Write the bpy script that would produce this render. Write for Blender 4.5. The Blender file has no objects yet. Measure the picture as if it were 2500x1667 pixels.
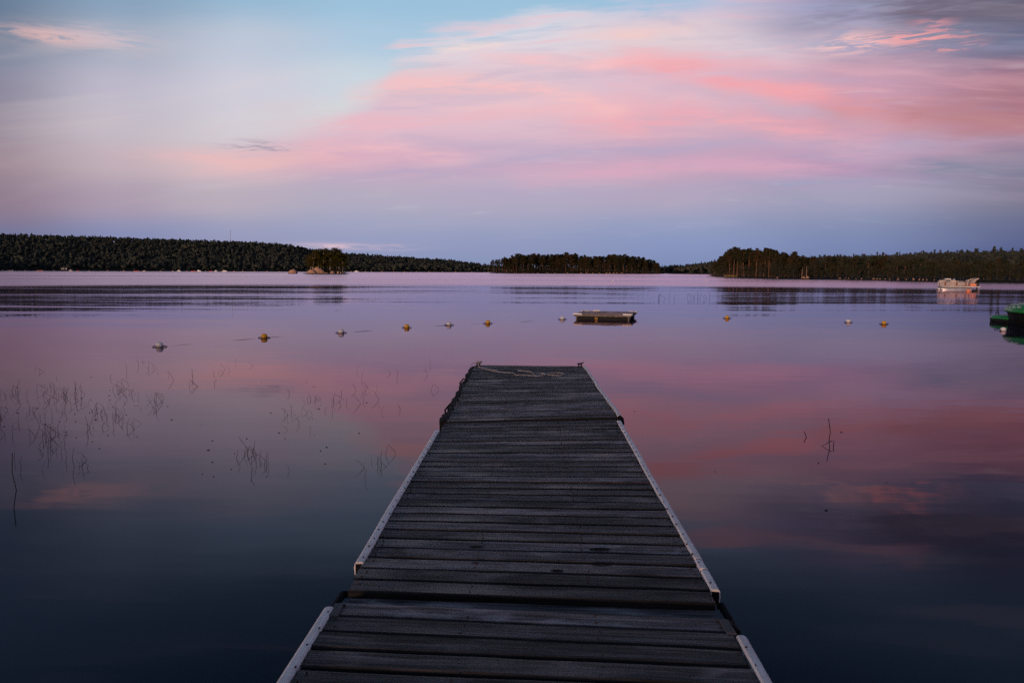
import bpy, math, random
import numpy as np
from mathutils import Vector, Matrix, Euler

R = math.radians
random.seed(11)
rng = np.random.default_rng(7)
scene = bpy.context.scene
COL = scene.collection

# ------------------------------------------------------------------ camera
CAM_H = 2.0          # lens above the water
DECK = 0.40          # deck above the water
FPX = 2500 * 28 / 36 # focal length in pixels of the 2500 px wide photograph
cam_d = bpy.data.cameras.new('camera')
cam_d.lens = 28; cam_d.sensor_width = 36
cam_d.clip_start = 0.05; cam_d.clip_end = 20000
cam = bpy.data.objects.new('camera', cam_d); COL.objects.link(cam)
CAM_M = Matrix.Rotation(R(90 - 5.04), 3, 'X') @ Matrix.Rotation(R(0.23), 3, 'Z')
cam.matrix_world = Matrix.Translation((0, 0, CAM_H)) @ CAM_M.to_4x4()
scene.camera = cam

def ray(px, py):
    return (CAM_M @ Vector(((px - 1250) / FPX, -(py - 833.5) / FPX, -1))).normalized()
def azel(px, py):
    d = ray(px, py); return math.atan2(d.x, d.y), math.asin(d.z)
def on_plane(px, py, z=0.0):
    d = ray(px, py); t = (z - CAM_H) / d.z
    return Vector((d.x * t, d.y * t, z))
def at_dist(px, py, dist):
    """point on the viewing ray at a horizontal distance from the lens"""
    d = ray(px, py); t = dist / math.hypot(d.x, d.y)
    return Vector((d.x * t, d.y * t, CAM_H + d.z * t))

# ------------------------------------------------------------------ node helpers
def lin(c):
    return tuple(((v / 255) / 12.92 if v / 255 <= 0.04045 else ((v / 255 + 0.055) / 1.055) ** 2.4) for v in c)

class S:
    """a socket with arithmetic"""
    nt = None
    def __init__(s, sock): s.s = sock
    def __add__(a, b): return mth('ADD', a, b)
    def __radd__(a, b): return mth('ADD', b, a)
    def __sub__(a, b): return mth('SUBTRACT', a, b)
    def __rsub__(a, b): return mth('SUBTRACT', b, a)
    def __mul__(a, b): return mth('MULTIPLY', a, b)
    def __rmul__(a, b): return mth('MULTIPLY', b, a)
    def __truediv__(a, b): return mth('DIVIDE', a, b)
    def __neg__(a): return mth('MULTIPLY', a, -1.0)
def plug(v, inp):
    if isinstance(v, S): S.nt.links.new(v.s, inp)
    elif v is not None: inp.default_value = v
def node(t): return S.nt.nodes.new(t)
def mth(op, a, b=None, c=None):
    n = node('ShaderNodeMath'); n.operation = op
    for i, v in enumerate((a, b, c)):
        if v is not None: plug(v, n.inputs[i])
    return S(n.outputs[0])
def comb(x, y, z=0.0):
    n = node('ShaderNodeCombineXYZ')
    for i, v in enumerate((x, y, z)): plug(v, n.inputs[i])
    return S(n.outputs[0])
def sep(v):
    n = node('ShaderNodeSeparateXYZ'); plug(v, n.inputs[0])
    return S(n.outputs[0]), S(n.outputs[1]), S(n.outputs[2])
def noise(vec, scale=1.0, detail=3.0, rough=0.5, dist=0.0, col=False):
    n = node('ShaderNodeTexNoise'); plug(vec, n.inputs['Vector'])
    n.inputs['Scale'].default_value = scale; n.inputs['Detail'].default_value = detail
    n.inputs['Roughness'].default_value = rough; n.inputs['Distortion'].default_value = dist
    return S(n.outputs['Color' if col else 0])
def smooth(x, a, b, lo=0.0, hi=1.0):
    n = node('ShaderNodeMapRange'); n.interpolation_type = 'SMOOTHSTEP'
    plug(x, n.inputs[0])
    for i, v in zip((1, 2, 3, 4), (a, b, lo, hi)): plug(v, n.inputs[i])
    return S(n.outputs[0])
def ramp(x, stops, interp='LINEAR'):
    n = node('ShaderNodeValToRGB'); plug(x, n.inputs[0]); cr = n.color_ramp; cr.interpolation = interp
    stops = sorted(stops, key=lambda s: s[0])
    while len(cr.elements) < len(stops): cr.elements.new(0.5)
    for e, (p, c) in zip(cr.elements, stops):
        e.position = p; e.color = (*c, 1) if len(c) == 3 else c
    return S(n.outputs[0])
def mix(f, a, b, blend='MIX'):
    n = node('ShaderNodeMix'); n.data_type = 'RGBA'; n.blend_type = blend; n.clamp_factor = True
    plug(f, n.inputs[0])
    for v, i in ((a, 6), (b, 7)):
        if isinstance(v, S): S.nt.links.new(v.s, n.inputs[i])
        else: n.inputs[i].default_value = (*v, 1)
    return S(n.outputs[2])
def gauss(x, x0, w):
    t = (x - x0) / w
    return mth('EXPONENT', -(t * t))

# ------------------------------------------------------------------ sky: dusk, pink cloud deck
SUN_AZ, SUN_EL = R(-152), R(1.0)       # low sun behind the left shoulder
world = bpy.data.worlds.new('World'); scene.world = world; world.use_nodes = True
world.cycles.sampling_method = 'NONE'
S.nt = world.node_tree; S.nt.nodes.clear()
tc = node('ShaderNodeTexCoord')
dx, dy, dz = sep(S(tc.outputs['Generated']))
az0 = mth('ARCTAN2', dx, dy)
el0 = mth('ARCSINE', dz)
wn = noise(comb(az0 * 3.0, el0 * 9.0, 3.1), 1.0, 3, 0.5, col=True)
wr, wg, wb = sep(wn)
az = az0 + (wr - 0.5) * 0.10
el = el0 + (wg - 0.5) * 0.035
ELMAX = 1.2
def column(px, rows):
    res = []
    for y, c in rows:   # the clear-air glow of the Sky Texture is added below, so only the rest is given here
        e = max(0.0, azel(px, y)[1]); k = min(1.0, e / 0.28)
        air = [a + (b - a) * k for a, b in zip((0.044, 0.024, 0.001), (0.034, 0.038, 0.034))]
        res.append((e / ELMAX, tuple(max(0.004, v - w) for v, w in zip(lin(c), air))))
    return res
ZEN = (0.75, lin((36, 56, 86))); HIGH = [(0.33, lin((88, 120, 154))), (0.45, lin((48, 72, 104))), ZEN]
def columns(spec, elv, azv, above):
    out = None
    prev = None
    for px, rows in spec:
        c = ramp(elv * (1 / ELMAX), column(px, rows) + above, 'EASE')
        a = azel(px, 420)[0]
        out = c if out is None else mix(smooth(azv, prev, a), out, c)
        prev = a
    return out
RB = (0, 100, 200, 300, 400, 500, 580, 650)
base_spec = [(px, list(zip(RB, cs))) for px, cs in (
 (-60, [(100,120,146),(116,126,148),(133,127,149),(143,129,146),(149,127,142),(138,120,142),(113,117,152),(107,115,152)]),
 (300, [(138,163,188),(168,175,193),(187,182,200),(193,183,195),(189,170,182),(166,150,172),(131,141,180),(123,137,178)]),
 (600, [(150,184,210),(187,197,214),(204,202,216),(209,203,212),(205,192,201),(183,172,188),(149,155,188),(137,149,182)]),
 (900, [(153,191,217),(170,198,221),(200,211,221),(213,211,213),(205,195,200),(178,172,192),(147,157,192),(141,153,186)]),
 (1250,[(153,191,217),(163,195,220),(190,201,219),(205,200,210),(190,180,200),(165,165,192),(141,154,191),(141,152,186)]),
 (1670,[(158,189,217),(172,195,220),(185,195,215),(190,185,205),(180,170,195),(158,160,190),(131,150,192),(133,147,184)]),
 (2080,[(142,155,190),(142,162,198),(150,152,187),(165,152,182),(150,149,183),(138,148,182),(117,136,177),(116,133,173)]),
 (2540,[(88,86,114),(92,100,132),(112,106,132),(125,104,128),(98,112,146),(106,114,144),(83,101,142),(77,95,134)]))]
RM = (0, 100, 200, 300, 400, 480, 560, 650)
mass_spec = [(px, list(zip(RM, cs))) for px, cs in (
 (430, [(215,195,195),(215,195,195),(214,194,194),(215,186,191),(211,174,185),(180,166,182),(151,153,184),(137,149,182)]),
 (900, [(222,215,222),(224,214,221),(225,195,203),(223,184,200),(209,165,189),(172,165,190),(147,157,192),(141,153,186)]),
 (1250,[(214,212,224),(221,213,222),(224,193,204),(222,184,199),(193,162,192),(172,162,192),(141,154,191),(141,152,186)]),
 (1670,[(196,190,215),(222,200,206),(217,181,199),(219,169,185),(191,153,183),(170,158,188),(133,151,192),(133,147,184)]),
 (2080,[(158,154,190),(174,166,193),(201,152,176),(199,142,167),(175,140,178),(150,150,182),(118,136,177),(116,133,173)]),
 (2540,[(88,80,106),(98,98,130),(151,101,125),(161,96,119),(117,105,143),(118,112,142),(83,101,142),(77,95,134)]))]
base = columns(base_spec, el, az, HIGH)
mass = columns(mass_spec, el, az, [(0.33, lin((104, 104, 138))), (0.45, lin((58, 76, 108))), ZEN])
# arched bands inside the cloud deck: parallel streets seen in perspective
arch = el0 + 0.18 * (az0 - 0.13) * (az0 - 0.13)
st1 = noise(comb(az0 * 3.2 + (wb - 0.5) * 0.6, arch * 30.0 + (wr - 0.5) * 1.2, 8.7), 1.0, 5, 0.56, 0.6)
st2 = noise(comb(az0 * 9.0, arch * 95.0, 2.2), 1.0, 4, 0.6, 0.5)
streak = st1 * 0.78 + st2 * 0.22
# upper edge of the deck
AZ_LO, AZ_HI = -0.8, 0.8
edge_pts = [(150, 470), (300, 430), (430, 395), (600, 365), (830, 282), (905, 225), (973, 140), (1126, 88), (1294, 40), (1420, 18), (1560, 0), (1720, -8), (2080, -40), (2540, -60)]
est = []
for px, py in edge_pts:
    a, e = azel(px, py); est.append(((a - AZ_LO) / (AZ_HI - AZ_LO), (e * 2, ) * 3))
edge = sep(ramp((az0 - AZ_LO) * (1 / (AZ_HI - AZ_LO)), est, 'LINEAR'))[0] * 0.5
en = noise(comb(az0 * 9.0, el0 * 30.0, 5.0), 1.0, 5, 0.55, 0.3)
soft = smooth(az0, -0.30, -0.10, 0.050, 0.018)
under = edge - el0 + (en - 0.5) * 0.05 + (streak - 0.5) * 0.16
deck_mask = smooth(under, mth('MULTIPLY', soft, -1.0), soft)
deck_mask = deck_mask * smooth(az0, -0.52, -0.20, 0.0, 1.0) * smooth(el0, 0.015, 0.10)
salmon = lin((236, 168, 178)); lav = lin((165, 156, 190))
# only where low sunlight still reaches the cloud base does it glow
glow = smooth(el0, 0.10, 0.17) * smooth(el0, 0.40, 0.30)
pinkness = smooth(streak, 0.49, 0.64) * glow * smooth(az0, 0.62, 0.35, 0.45, 1.0)
mass_c = mix(pinkness * 0.50, mass, salmon)
mass_c = mix(smooth(streak, 0.50, 0.38) * 0.60 * smooth(el0, 0.05, 0.10), mass_c, mix(0.5, lav, mass))
# gaps of clear sky
mass_c = mix(smooth(st2, 0.58, 0.72) * 0.14, mass_c, lin((205, 212, 224)))
sky = mix(deck_mask * 0.95, base, mass_c)
# thin veil streaks over the clear part
veil = smooth(noise(comb(az0 * 3.0, arch * 26.0, 1.2), 1.0, 5, 0.55, 0.6), 0.5, 0.75)
sky = mix(veil * 0.15 * smooth(el0, 0.03, 0.10), sky, lin((224, 206, 208)))
# cloud streets of their own: each follows its line across the sky, broken up by noise
brk = noise(comb(az0 * 7.0, arch * 55.0, 6.4), 1.0, 4, 0.58, 0.5)
wob2 = (wb - 0.5) * 0.022 + (en - 0.5) * 0.020
elw = el0 + wob2
wn1 = noise(comb(az0 * 22.0, el0 * 190.0, 1.3), 1.0, 5, 0.62, 0.6)
smod = smooth(brk * 0.42 + streak * 0.28 + wn1 * 0.30, 0.37, 0.59, 0.15, 1.1)
def street(pts, w, colr, amt, fade=0.05):
    """red channel of the ramp: the street's elevation; green: how dense it is there"""
    global sky
    P = [azel(*p) for p in pts]
    a0, a1 = P[0][0] - fade, P[-1][0] + fade
    st = [(0.0, (P[0][1] * 2, 0, 0))] + [((a - a0) / (a1 - a0), (e * 2, 1.0 if 0 < i < len(P) - 1 else 0.55, 0)) for i, (a, e) in enumerate(P)] + [(1.0, (P[-1][1] * 2, 0, 0))]
    n = node('ShaderNodeSeparateXYZ'); plug(ramp(mth('MULTIPLY_ADD', az0, 1 / (a1 - a0), -a0 / (a1 - a0)), st, 'EASE'), n.inputs[0])
    t = mth('MULTIPLY_ADD', S(n.outputs[0]), -0.5 * FPX / w, elw * (FPX / w))
    m = mth('POWER', math.exp(-1.0), t * t) * S(n.outputs[1])
    sky = mix(m * (smod * amt), sky, lin(colr))
street([(1670, 85), (1800, 100), (1950, 135)], 24, (224, 208, 216), 0.5, 0.08)
street([(830, 428), (1000, 416), (1150, 405), (1300, 386), (1450, 376), (1600, 370), (1800, 340), (1950, 345), (2200, 350), (2500, 345)], 20, (166, 153, 190), 0.65)
street([(1300, 442), (1450, 428), (1600, 420), (1750, 402), (1950, 402), (2150, 384)], 20, (208, 156, 186), 0.65)
street([(1660, 215), (1800, 236), (1950, 274), (2100, 300), (2250, 322)], 17, (184, 166, 190), 0.6)
street([(430, 388), (520, 398), (620, 402), (750, 382)], 27, (228, 178, 182), 0.8, 0.10)
street([(810, 362), (900, 358), (960, 366), (1100, 382)], 16, (242, 184, 190), 0.75)
street([(1430, 303), (1560, 312), (1680, 278), (1800, 292), (1950, 317), (2100, 338)], 26, (234, 158, 172), 0.75)
street([(880, 232), (1000, 207), (1150, 205), (1300, 222), (1400, 245), (1500, 264)], 20, (246, 184, 184), 0.85, 0.03)
street([(1000, 250), (1150, 258), (1300, 262), (1450, 285)], 14, (234, 186, 192), 0.5)
street([(1210, 140), (1330, 150), (1450, 156), (1560, 140), (1640, 152)], 18, (244, 184, 188), 0.75)
street([(1560, 152), (1660, 166), (1800, 192), (1950, 222), (2100, 262), (2200, 287)], 28, (236, 152, 162), 0.85)
street([(2080, 265), (2230, 280), (2350, 285), (2520, 285)], 38, (172, 110, 124), 0.8, 0.06)
street([(1440, 85), (1540, 78), (1650, 62)], 16, (240, 196, 192), 0.6)
street([(1070, 118), (1130, 112), (1210, 108)], 8, (246, 214, 202), 0.7, 0.02)
street([(2190, 402), (2300, 406), (2520, 412)], 15, (86, 112, 150), 0.75)
street([(1850, 442), (1960, 441), (2090, 440)], 8, (128, 146, 188), 0.6)
street([(2120, 118), (2300, 108), (2520, 95)], 40, (84, 100, 138), 0.7, 0.10)
street([(2080, 20), (2250, 25), (2520, 20)], 46, (84, 68, 98), 0.9, 0.12)
# single small clouds
def wisps(px, py, wx, wy, colr, amt, lo=0.50, hi=0.62, tilt=0.0):
    global sky
    a, e = azel(px, py)
    m = gauss(az0, a, wx / FPX) * gauss(el0 + (az0 - a) * tilt, e, wy / FPX)
    sky = mix(m * smooth(wn1, lo, hi) * amt, sky, lin(colr))
wisps(2060, 108, 75, 22, (240, 190, 190), 0.95, 0.42, 0.60)
wisps(2130, 106, 60, 14, (240, 178, 178), 0.95, 0.44, 0.58)
wisps(2250, 92, 85, 13, (240, 152, 154), 1.0, 0.42, 0.58, 0.06)
wisps(2290, 65, 45, 16, (206, 134, 148), 0.9, 0.44, 0.58, 0.25)
wisps(2320, 116, 45, 8, (236, 150, 152), 1.0, 0.44, 0.58)
wisps(120, 88, 80, 14, (228, 176, 170), 0.8, 0.34, 0.58)
wisps(250, 96, 110, 24, (210, 184, 192), 0.7, 0.32, 0.66)
wisps(640, 362, 80, 15, (150, 142, 168), 0.9, 0.46, 0.62)
wisps(800, 601, 90, 7, (212, 186, 202), 0.9, 0.36, 0.58)
wisps(950, 604, 55, 6, (204, 182, 202), 0.9, 0.36, 0.58)
bg = node('ShaderNodeBackground'); S.nt.links.new(sky.s, bg.inputs[0]); bg.inputs[1].default_value = 1.0
ns = node('ShaderNodeTexSky'); ns.sky_type = 'NISHITA'; ns.sun_disc = False
ns.sun_elevation = SUN_EL; ns.sun_rotation = SUN_AZ
bgn = node('ShaderNodeBackground'); S.nt.links.new(ns.outputs[0], bgn.inputs[0]); bgn.inputs[1].default_value = 0.05
ad = node('ShaderNodeAddShader'); S.nt.links.new(bg.outputs[0], ad.inputs[0]); S.nt.links.new(bgn.outputs[0], ad.inputs[1])
wo = node('ShaderNodeOutputWorld'); S.nt.links.new(ad.outputs[0], wo.inputs[0])

sun_d = bpy.data.lights.new('sun', 'SUN'); sun_d.energy = 4.0; sun_d.angle = R(8); sun_d.color = (1.0, 0.62, 0.42)
sun = bpy.data.objects.new('sun', sun_d); COL.objects.link(sun)
sdir = Vector((math.sin(SUN_AZ) * math.cos(SUN_EL), math.cos(SUN_AZ) * math.cos(SUN_EL), math.sin(SUN_EL)))
sun.rotation_euler = sdir.to_track_quat('Z', 'Y').to_euler()

vs = scene.view_settings
vs.view_transform = 'Standard'; vs.look = 'None'; vs.exposure = 0.0; vs.gamma = 1.0; vs.use_curve_mapping = False
scene.cycles.use_denoising = False; scene.cycles.use_adaptive_sampling = True; scene.cycles.adaptive_threshold = 0.025
scene.cycles.max_bounces = 4; scene.cycles.diffuse_bounces = 2; scene.cycles.glossy_bounces = 3; scene.cycles.transmission_bounces = 2; scene.cycles.transparent_max_bounces = 6
scene.cycles.sample_clamp_indirect = 4

# ------------------------------------------------------------------ materials
MATS = {}
def material(name):
    m = bpy.data.materials.new(name); m.use_nodes = True; m.node_tree.nodes.clear()
    S.nt = m.node_tree; MATS[name] = m
    return m
def out(shader, disp=None):
    o = node('ShaderNodeOutputMaterial'); S.nt.links.new(shader, o.inputs[0])
def principled(color, rough=0.7, spec=0.3, normal=None, metal=0.0, transl=None):
    p = node('ShaderNodeBsdfPrincipled')
    if isinstance(color, S): S.nt.links.new(color.s, p.inputs['Base Color'])
    else: p.inputs['Base Color'].default_value = (*color, 1)
    plug(rough, p.inputs['Roughness']); p.inputs['Specular IOR Level'].default_value = spec
    p.inputs['Metallic'].default_value = metal
    if normal is not None: S.nt.links.new(normal.s, p.inputs['Normal'])
    out(p.outputs[0]); return p
def bump(h, strength=0.5, dist=0.01):
    b = node('ShaderNodeBump'); b.inputs['Strength'].default_value = strength; b.inputs['Distance'].default_value = dist
    S.nt.links.new(h.s, b.inputs['Height']); return S(b.outputs[0])
def objco():
    t = node('ShaderNodeTexCoord'); return S(t.outputs['Object'])
def geopos():
    g = node('ShaderNodeNewGeometry'); return S(g.outputs['Position'])
def orand():
    o = node('ShaderNodeObjectInfo'); return S(o.outputs['Random'])
def simple(name, c, rough=0.6, spec=0.3, var=0.25, scale=3.0, metal=0.0):
    material(name)
    n = noise(objco(), scale, 5, 0.6)
    c = mix(smooth(n, 0.3, 0.7), tuple(v * (1 - var) for v in c), tuple(min(1, v * (1 + var)) for v in c))
    principled(c, rough, spec, metal=metal)

# weathered, damp deck boards
material('plank_wood')
ox, oy, oz = sep(objco()); rnd = orand()
gx = ox + rnd * 37.0
grain = noise(comb(gx * 1.6, oy * 42.0, oz * 20.0 + rnd * 9), 1.0, 6, 0.62, 0.5)
fine = noise(comb(gx * 9.0, oy * 220.0, rnd * 5), 1.0, 3, 0.6)
blot = noise(comb(gx * 2.3, oy * 5.0, rnd * 11), 1.0, 5, 0.6, 0.4)
wet = noise(comb(gx * 1.1, oy * 2.0, rnd * 3.0), 1.0, 3, 0.5)
vor = node('ShaderNodeTexVoronoi'); plug(comb(gx * 1.3, oy * 4.5, rnd * 7), vor.inputs['Vector']); vor.inputs['Scale'].default_value = 1.0
knot = smooth(S(vor.outputs['Distance']) + (fine - 0.5) * 0.08, 0.15, 0.06)
wc = mix(smooth(grain, 0.36, 0.68), (0.030, 0.026, 0.025), (0.270, 0.230, 0.226))
strk = noise(comb(gx * 0.8, oy * 15.0, rnd * 13), 1.0, 5, 0.6, 0.6)
wc = mix(smooth(strk, 0.42, 0.64), mix(0.55, wc, (0.028, 0.024, 0.022)), wc)
wc = mix(smooth(blot, 0.50, 0.72) * 0.6, wc, (0.40, 0.35, 0.35))
wc = mix(smooth(wet, 0.50, 0.68) * 0.7, wc, (0.045, 0.040, 0.038))
wc = mix(knot * 0.8, wc, (0.012, 0.010, 0.009))
wc = mix(smooth(mth('ABSOLUTE', oy), 0.058, 0.073) * 0.85, wc, (0.010, 0.009, 0.008))   # aged edges, darkened to paint wider shaded gaps between boards
wc = mix(1.0, wc, ramp(rnd, [(0, (0.46, 0.44, 0.42)), (0.3, (0.76, 0.73, 0.70)), (0.65, (1.10, 1.06, 1.08)), (0.9, (1.60, 1.52, 1.56)), (1, (2.2, 2.08, 2.14))]), 'MULTIPLY')
principled(wc, smooth(wet, 0.45, 0.7, 0.75, 0.42), 0.28, bump(grain * 0.9 + fine * 0.2 - knot * 0.3, 0.8, 0.005))

material('white_vinyl')
px_, py_, pz_ = sep(objco())
n = noise(objco(), 7.0, 5, 0.6); n2 = noise(comb(px_ * 30, py_ * 3.0, pz_ * 30), 1.0, 4, 0.6)
c = mix(smooth(n, 0.42, 0.70), (0.90, 0.82, 0.79), (0.74, 0.65, 0.60))
c = mix(smooth(n2, 0.60, 0.76) * 0.75, c, (0.36, 0.30, 0.26))
principled(c, 0.45, 0.4)
simple('rust', (0.06, 0.028, 0.018), 0.9, 0.2)
simple('rust_dark', (0.010, 0.008, 0.007), 0.9, 0.1)
simple('dark_frame', (0.035, 0.032, 0.032), 0.8, 0.2)
simple('black_rubber', (0.009, 0.009, 0.010), 0.8, 0.12)
simple('old_metal', (0.10, 0.095, 0.095), 0.7, 0.3)
simple('galvanised', (0.30, 0.30, 0.31), 0.5, 0.5, metal=0.6)
simple('rope', (0.42, 0.40, 0.41), 0.9, 0.1, 0.3, 60)
simple('dark_rope', (0.03, 0.03, 0.035), 0.9, 0.1)
simple('buoy_white', (0.80, 0.78, 0.78), 0.4, 0.4, 0.08, 12)
simple('buoy_yellow', (0.75, 0.40, 0.02), 0.4, 0.4, 0.12, 12)
simple('raft_wood', (0.36, 0.27, 0.26), 0.8, 0.2, 0.3, 5)
simple('raft_fascia', (0.20, 0.175, 0.155), 0.8, 0.2, 0.3, 6)
simple('float_black', (0.008, 0.009, 0.009), 0.6, 0.2)
simple('inflatable_green', (0.018, 0.22, 0.045), 0.38, 0.45, 0.15, 1.5)
simple('letter_white', (0.62, 0.68, 0.64), 0.5, 0.3, 0.1)
simple('aluminium', (0.55, 0.56, 0.60), 0.35, 0.5, 0.12, 3, 0.5)
simple('boat_cream', (0.52, 0.43, 0.39), 0.55, 0.3, 0.1)
simple('boat_panel', (0.40, 0.34, 0.32), 0.5, 0.4, 0.1)
simple('boat_stripe', (0.22, 0.10, 0.07), 0.5, 0.4, 0.2)
simple('boat_dark', (0.02, 0.02, 0.022), 0.5, 0.4)
simple('orange_plastic', (0.80, 0.28, 0.16), 0.5, 0.4, 0.1)
simple('boat_white', (0.80, 0.78, 0.77), 0.4, 0.5, 0.05)
simple('boat_red', (0.45, 0.05, 0.03), 0.5, 0.4, 0.1)
simple('reed', (0.050, 0.040, 0.034), 0.8, 0.15, 0.4, 8)
simple('pine_bark', (0.16, 0.085, 0.058), 0.9, 0.1, 0.35, 2)
simple('birch_bark', (0.46, 0.38, 0.32), 0.8, 0.2, 0.35, 1.2)
simple('snag_wood', (0.30, 0.19, 0.14), 0.9, 0.1, 0.2, 2)
simple('roof', (0.10, 0.09, 0.09), 0.8, 0.2)
simple('shore_grass', (0.20, 0.15, 0.06), 0.9, 0.1, 0.35, 0.8)

def foliage(name, dark, lite, warm, scale):
    material(name)
    p = geopos(); n = noise(p, scale, 4, 0.6); r = orand()
    n2 = noise(p, scale * 0.13, 2, 0.5)
    c = mix(smooth(n, 0.32, 0.70), dark, lite)
    c = mix(smooth(n2 * 0.6 + r * 0.4, 0.45, 0.75) * 0.6, c, warm)
    d = node('ShaderNodeBsdfDiffuse'); S.nt.links.new(c.s, d.inputs[0])
    t = node('ShaderNodeBsdfTranslucent'); S.nt.links.new(c.s, t.inputs[0])
    mx = node('ShaderNodeMixShader'); mx.inputs[0].default_value = 0.25
    S.nt.links.new(d.outputs[0], mx.inputs[1]); S.nt.links.new(t.outputs[0], mx.inputs[2]); out(mx.outputs[0])
foliage('pine_needles', (0.018, 0.024, 0.014), (0.052, 0.050, 0.026), (0.085, 0.050, 0.026), 0.9)
foliage('birch_leaves', (0.030, 0.036, 0.010), (0.085, 0.075, 0.016), (0.10, 0.060, 0.016), 0.9)
foliage('bush_leaves', (0.024, 0.034, 0.022), (0.062, 0.068, 0.040), (0.072, 0.056, 0.034), 0.5)
foliage('hill_forest', (0.034, 0.045, 0.044), (0.074, 0.084, 0.068), (0.086, 0.074, 0.058), 0.10)

material('granite')
n = noise(objco(), 0.9, 6, 0.65); n2 = noise(objco(), 6.0, 5, 0.65)
c = mix(smooth(n, 0.35, 0.65), (0.50, 0.29, 0.17), (0.40, 0.25, 0.19))
c = mix(smooth(n2, 0.52, 0.72) * 0.7, c, (0.13, 0.10, 0.09))
c = mix(smooth(sep(geopos())[2], 0.55, 0.25), c, (0.035, 0.03, 0.03))   # dark wet tide mark
principled(c, 0.9, 0.15, bump(n2 * 0.6 + n, 0.8, 0.25))

material('land')
n = noise(geopos(), 0.12, 5, 0.6); n2 = noise(geopos(), 3.0, 4, 0.6)
c = mix(smooth(n, 0.35, 0.65), (0.030, 0.028, 0.018), (0.060, 0.050, 0.030))
bed = mix(smooth(n2, 0.40, 0.66), (0.050, 0.046, 0.034), (0.14, 0.12, 0.085))
c = mix(smooth(sep(geopos())[2], -0.02, 0.05), bed, c)
principled(c, 0.95, 0.1)

# calm lake: smooth near the dock, long low ripples further out, wind-ruffled beyond
material('lake_surface')
wx, wy, wz = sep(geopos())
dist = mth('SQRT', wx * wx + wy * wy)
wob = noise(comb(wx * 0.012, wy * 0.02, 0.0), 1.0, 2, 0.5)
dd = dist * (0.86 + wob * 0.28)
swell = noise(comb(wx * 0.011 + wy * 0.004, wy * 0.075, 0.3), 1.0, 4, 0.62, 0.35)
chop = noise(comb(wx * 0.05, wy * 0.40, 4.3), 1.0, 3, 0.55, 0.3)
calm = noise(comb(wx * 0.7, wy * 3.6, 9.3), 1.0, 4, 0.62)
sidew = noise(comb(wx * 0.3, wy * 0.5, 17.3), 1.0, 3, 0.5)
amp = smooth(dd, 22.0, 55.0, 0.0, 0.060) * smooth(dd, 100.0, 150.0, 1.0, 0.6)
sy = (swell - 0.5) * amp + (chop - 0.5) * (amp * 0.45 + 0.009) + (calm - 0.5) * 0.020
sx = (sidew - 0.5) * (amp * 0.12 + 0.003)
nv = node('ShaderNodeVectorMath'); nv.operation = 'NORMALIZE'; plug(comb(-sx, -sy, 1.0), nv.inputs[0])
N = S(nv.outputs[0])
ruff = smooth(dd, 100.0, 125.0)
band = smooth(noise(comb(wx * 0.0016, wy * 0.013, 2.0), 1.0, 2, 0.5), 0.56, 0.66)
rough = 0.025 + smooth(dd, 26.0, 70.0, 0.0, 0.03) + ruff * (0.16 - band * 0.11)
fr = node('ShaderNodeFresnel'); fr.inputs[0].default_value = 1.155; S.nt.links.new(N.s, fr.inputs[1])
gl = node('ShaderNodeBsdfGlossy'); gl.distribution = 'GGX'; gl.inputs[0].default_value = (1.0, 0.80, 0.91, 1)
plug(rough, gl.inputs[1]); S.nt.links.new(N.s, gl.inputs['Normal'])
tr = node('ShaderNodeBsdfTransparent'); tr.inputs[0].default_value = (0.09, 0.10, 0.105, 1)
mx = node('ShaderNodeMixShader'); S.nt.links.new(fr.outputs[0], mx.inputs[0])
body = node('ShaderNodeBsdfDiffuse'); body.inputs[0].default_value = (0.0015, 0.020, 0.034, 1)   # light scattered back by the lake water itself
bm_ = node('ShaderNodeAddShader'); S.nt.links.new(tr.outputs[0], bm_.inputs[0]); S.nt.links.new(body.outputs[0], bm_.inputs[1])
S.nt.links.new(bm_.outputs[0], mx.inputs[1]); S.nt.links.new(gl.outputs[0], mx.inputs[2]); out(mx.outputs[0])

# ------------------------------------------------------------------ object helpers
def tag(o, label=None, cat=None, group=None, kind=None):
    if label: o['label'] = label
    if cat: o['category'] = cat
    if group: o['group'] = group
    if kind: o['kind'] = kind
    return o
def empty(name, loc=(0, 0, 0), rz=0.0):
    o = bpy.data.objects.new(name, None); COL.objects.link(o)
    o.empty_display_size = 0.2
    o.location = loc; o.rotation_euler = (0, 0, rz); return o
def mesh_obj(name, me, parent=None, loc=None, rot=None, scale=None):
    o = bpy.data.objects.new(name, me); COL.objects.link(o)
    if parent is not None: o.parent = parent
    if loc is not None: o.location = loc
    if rot is not None: o.rotation_euler = rot
    if scale is not None: o.scale = scale
    return o

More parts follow.
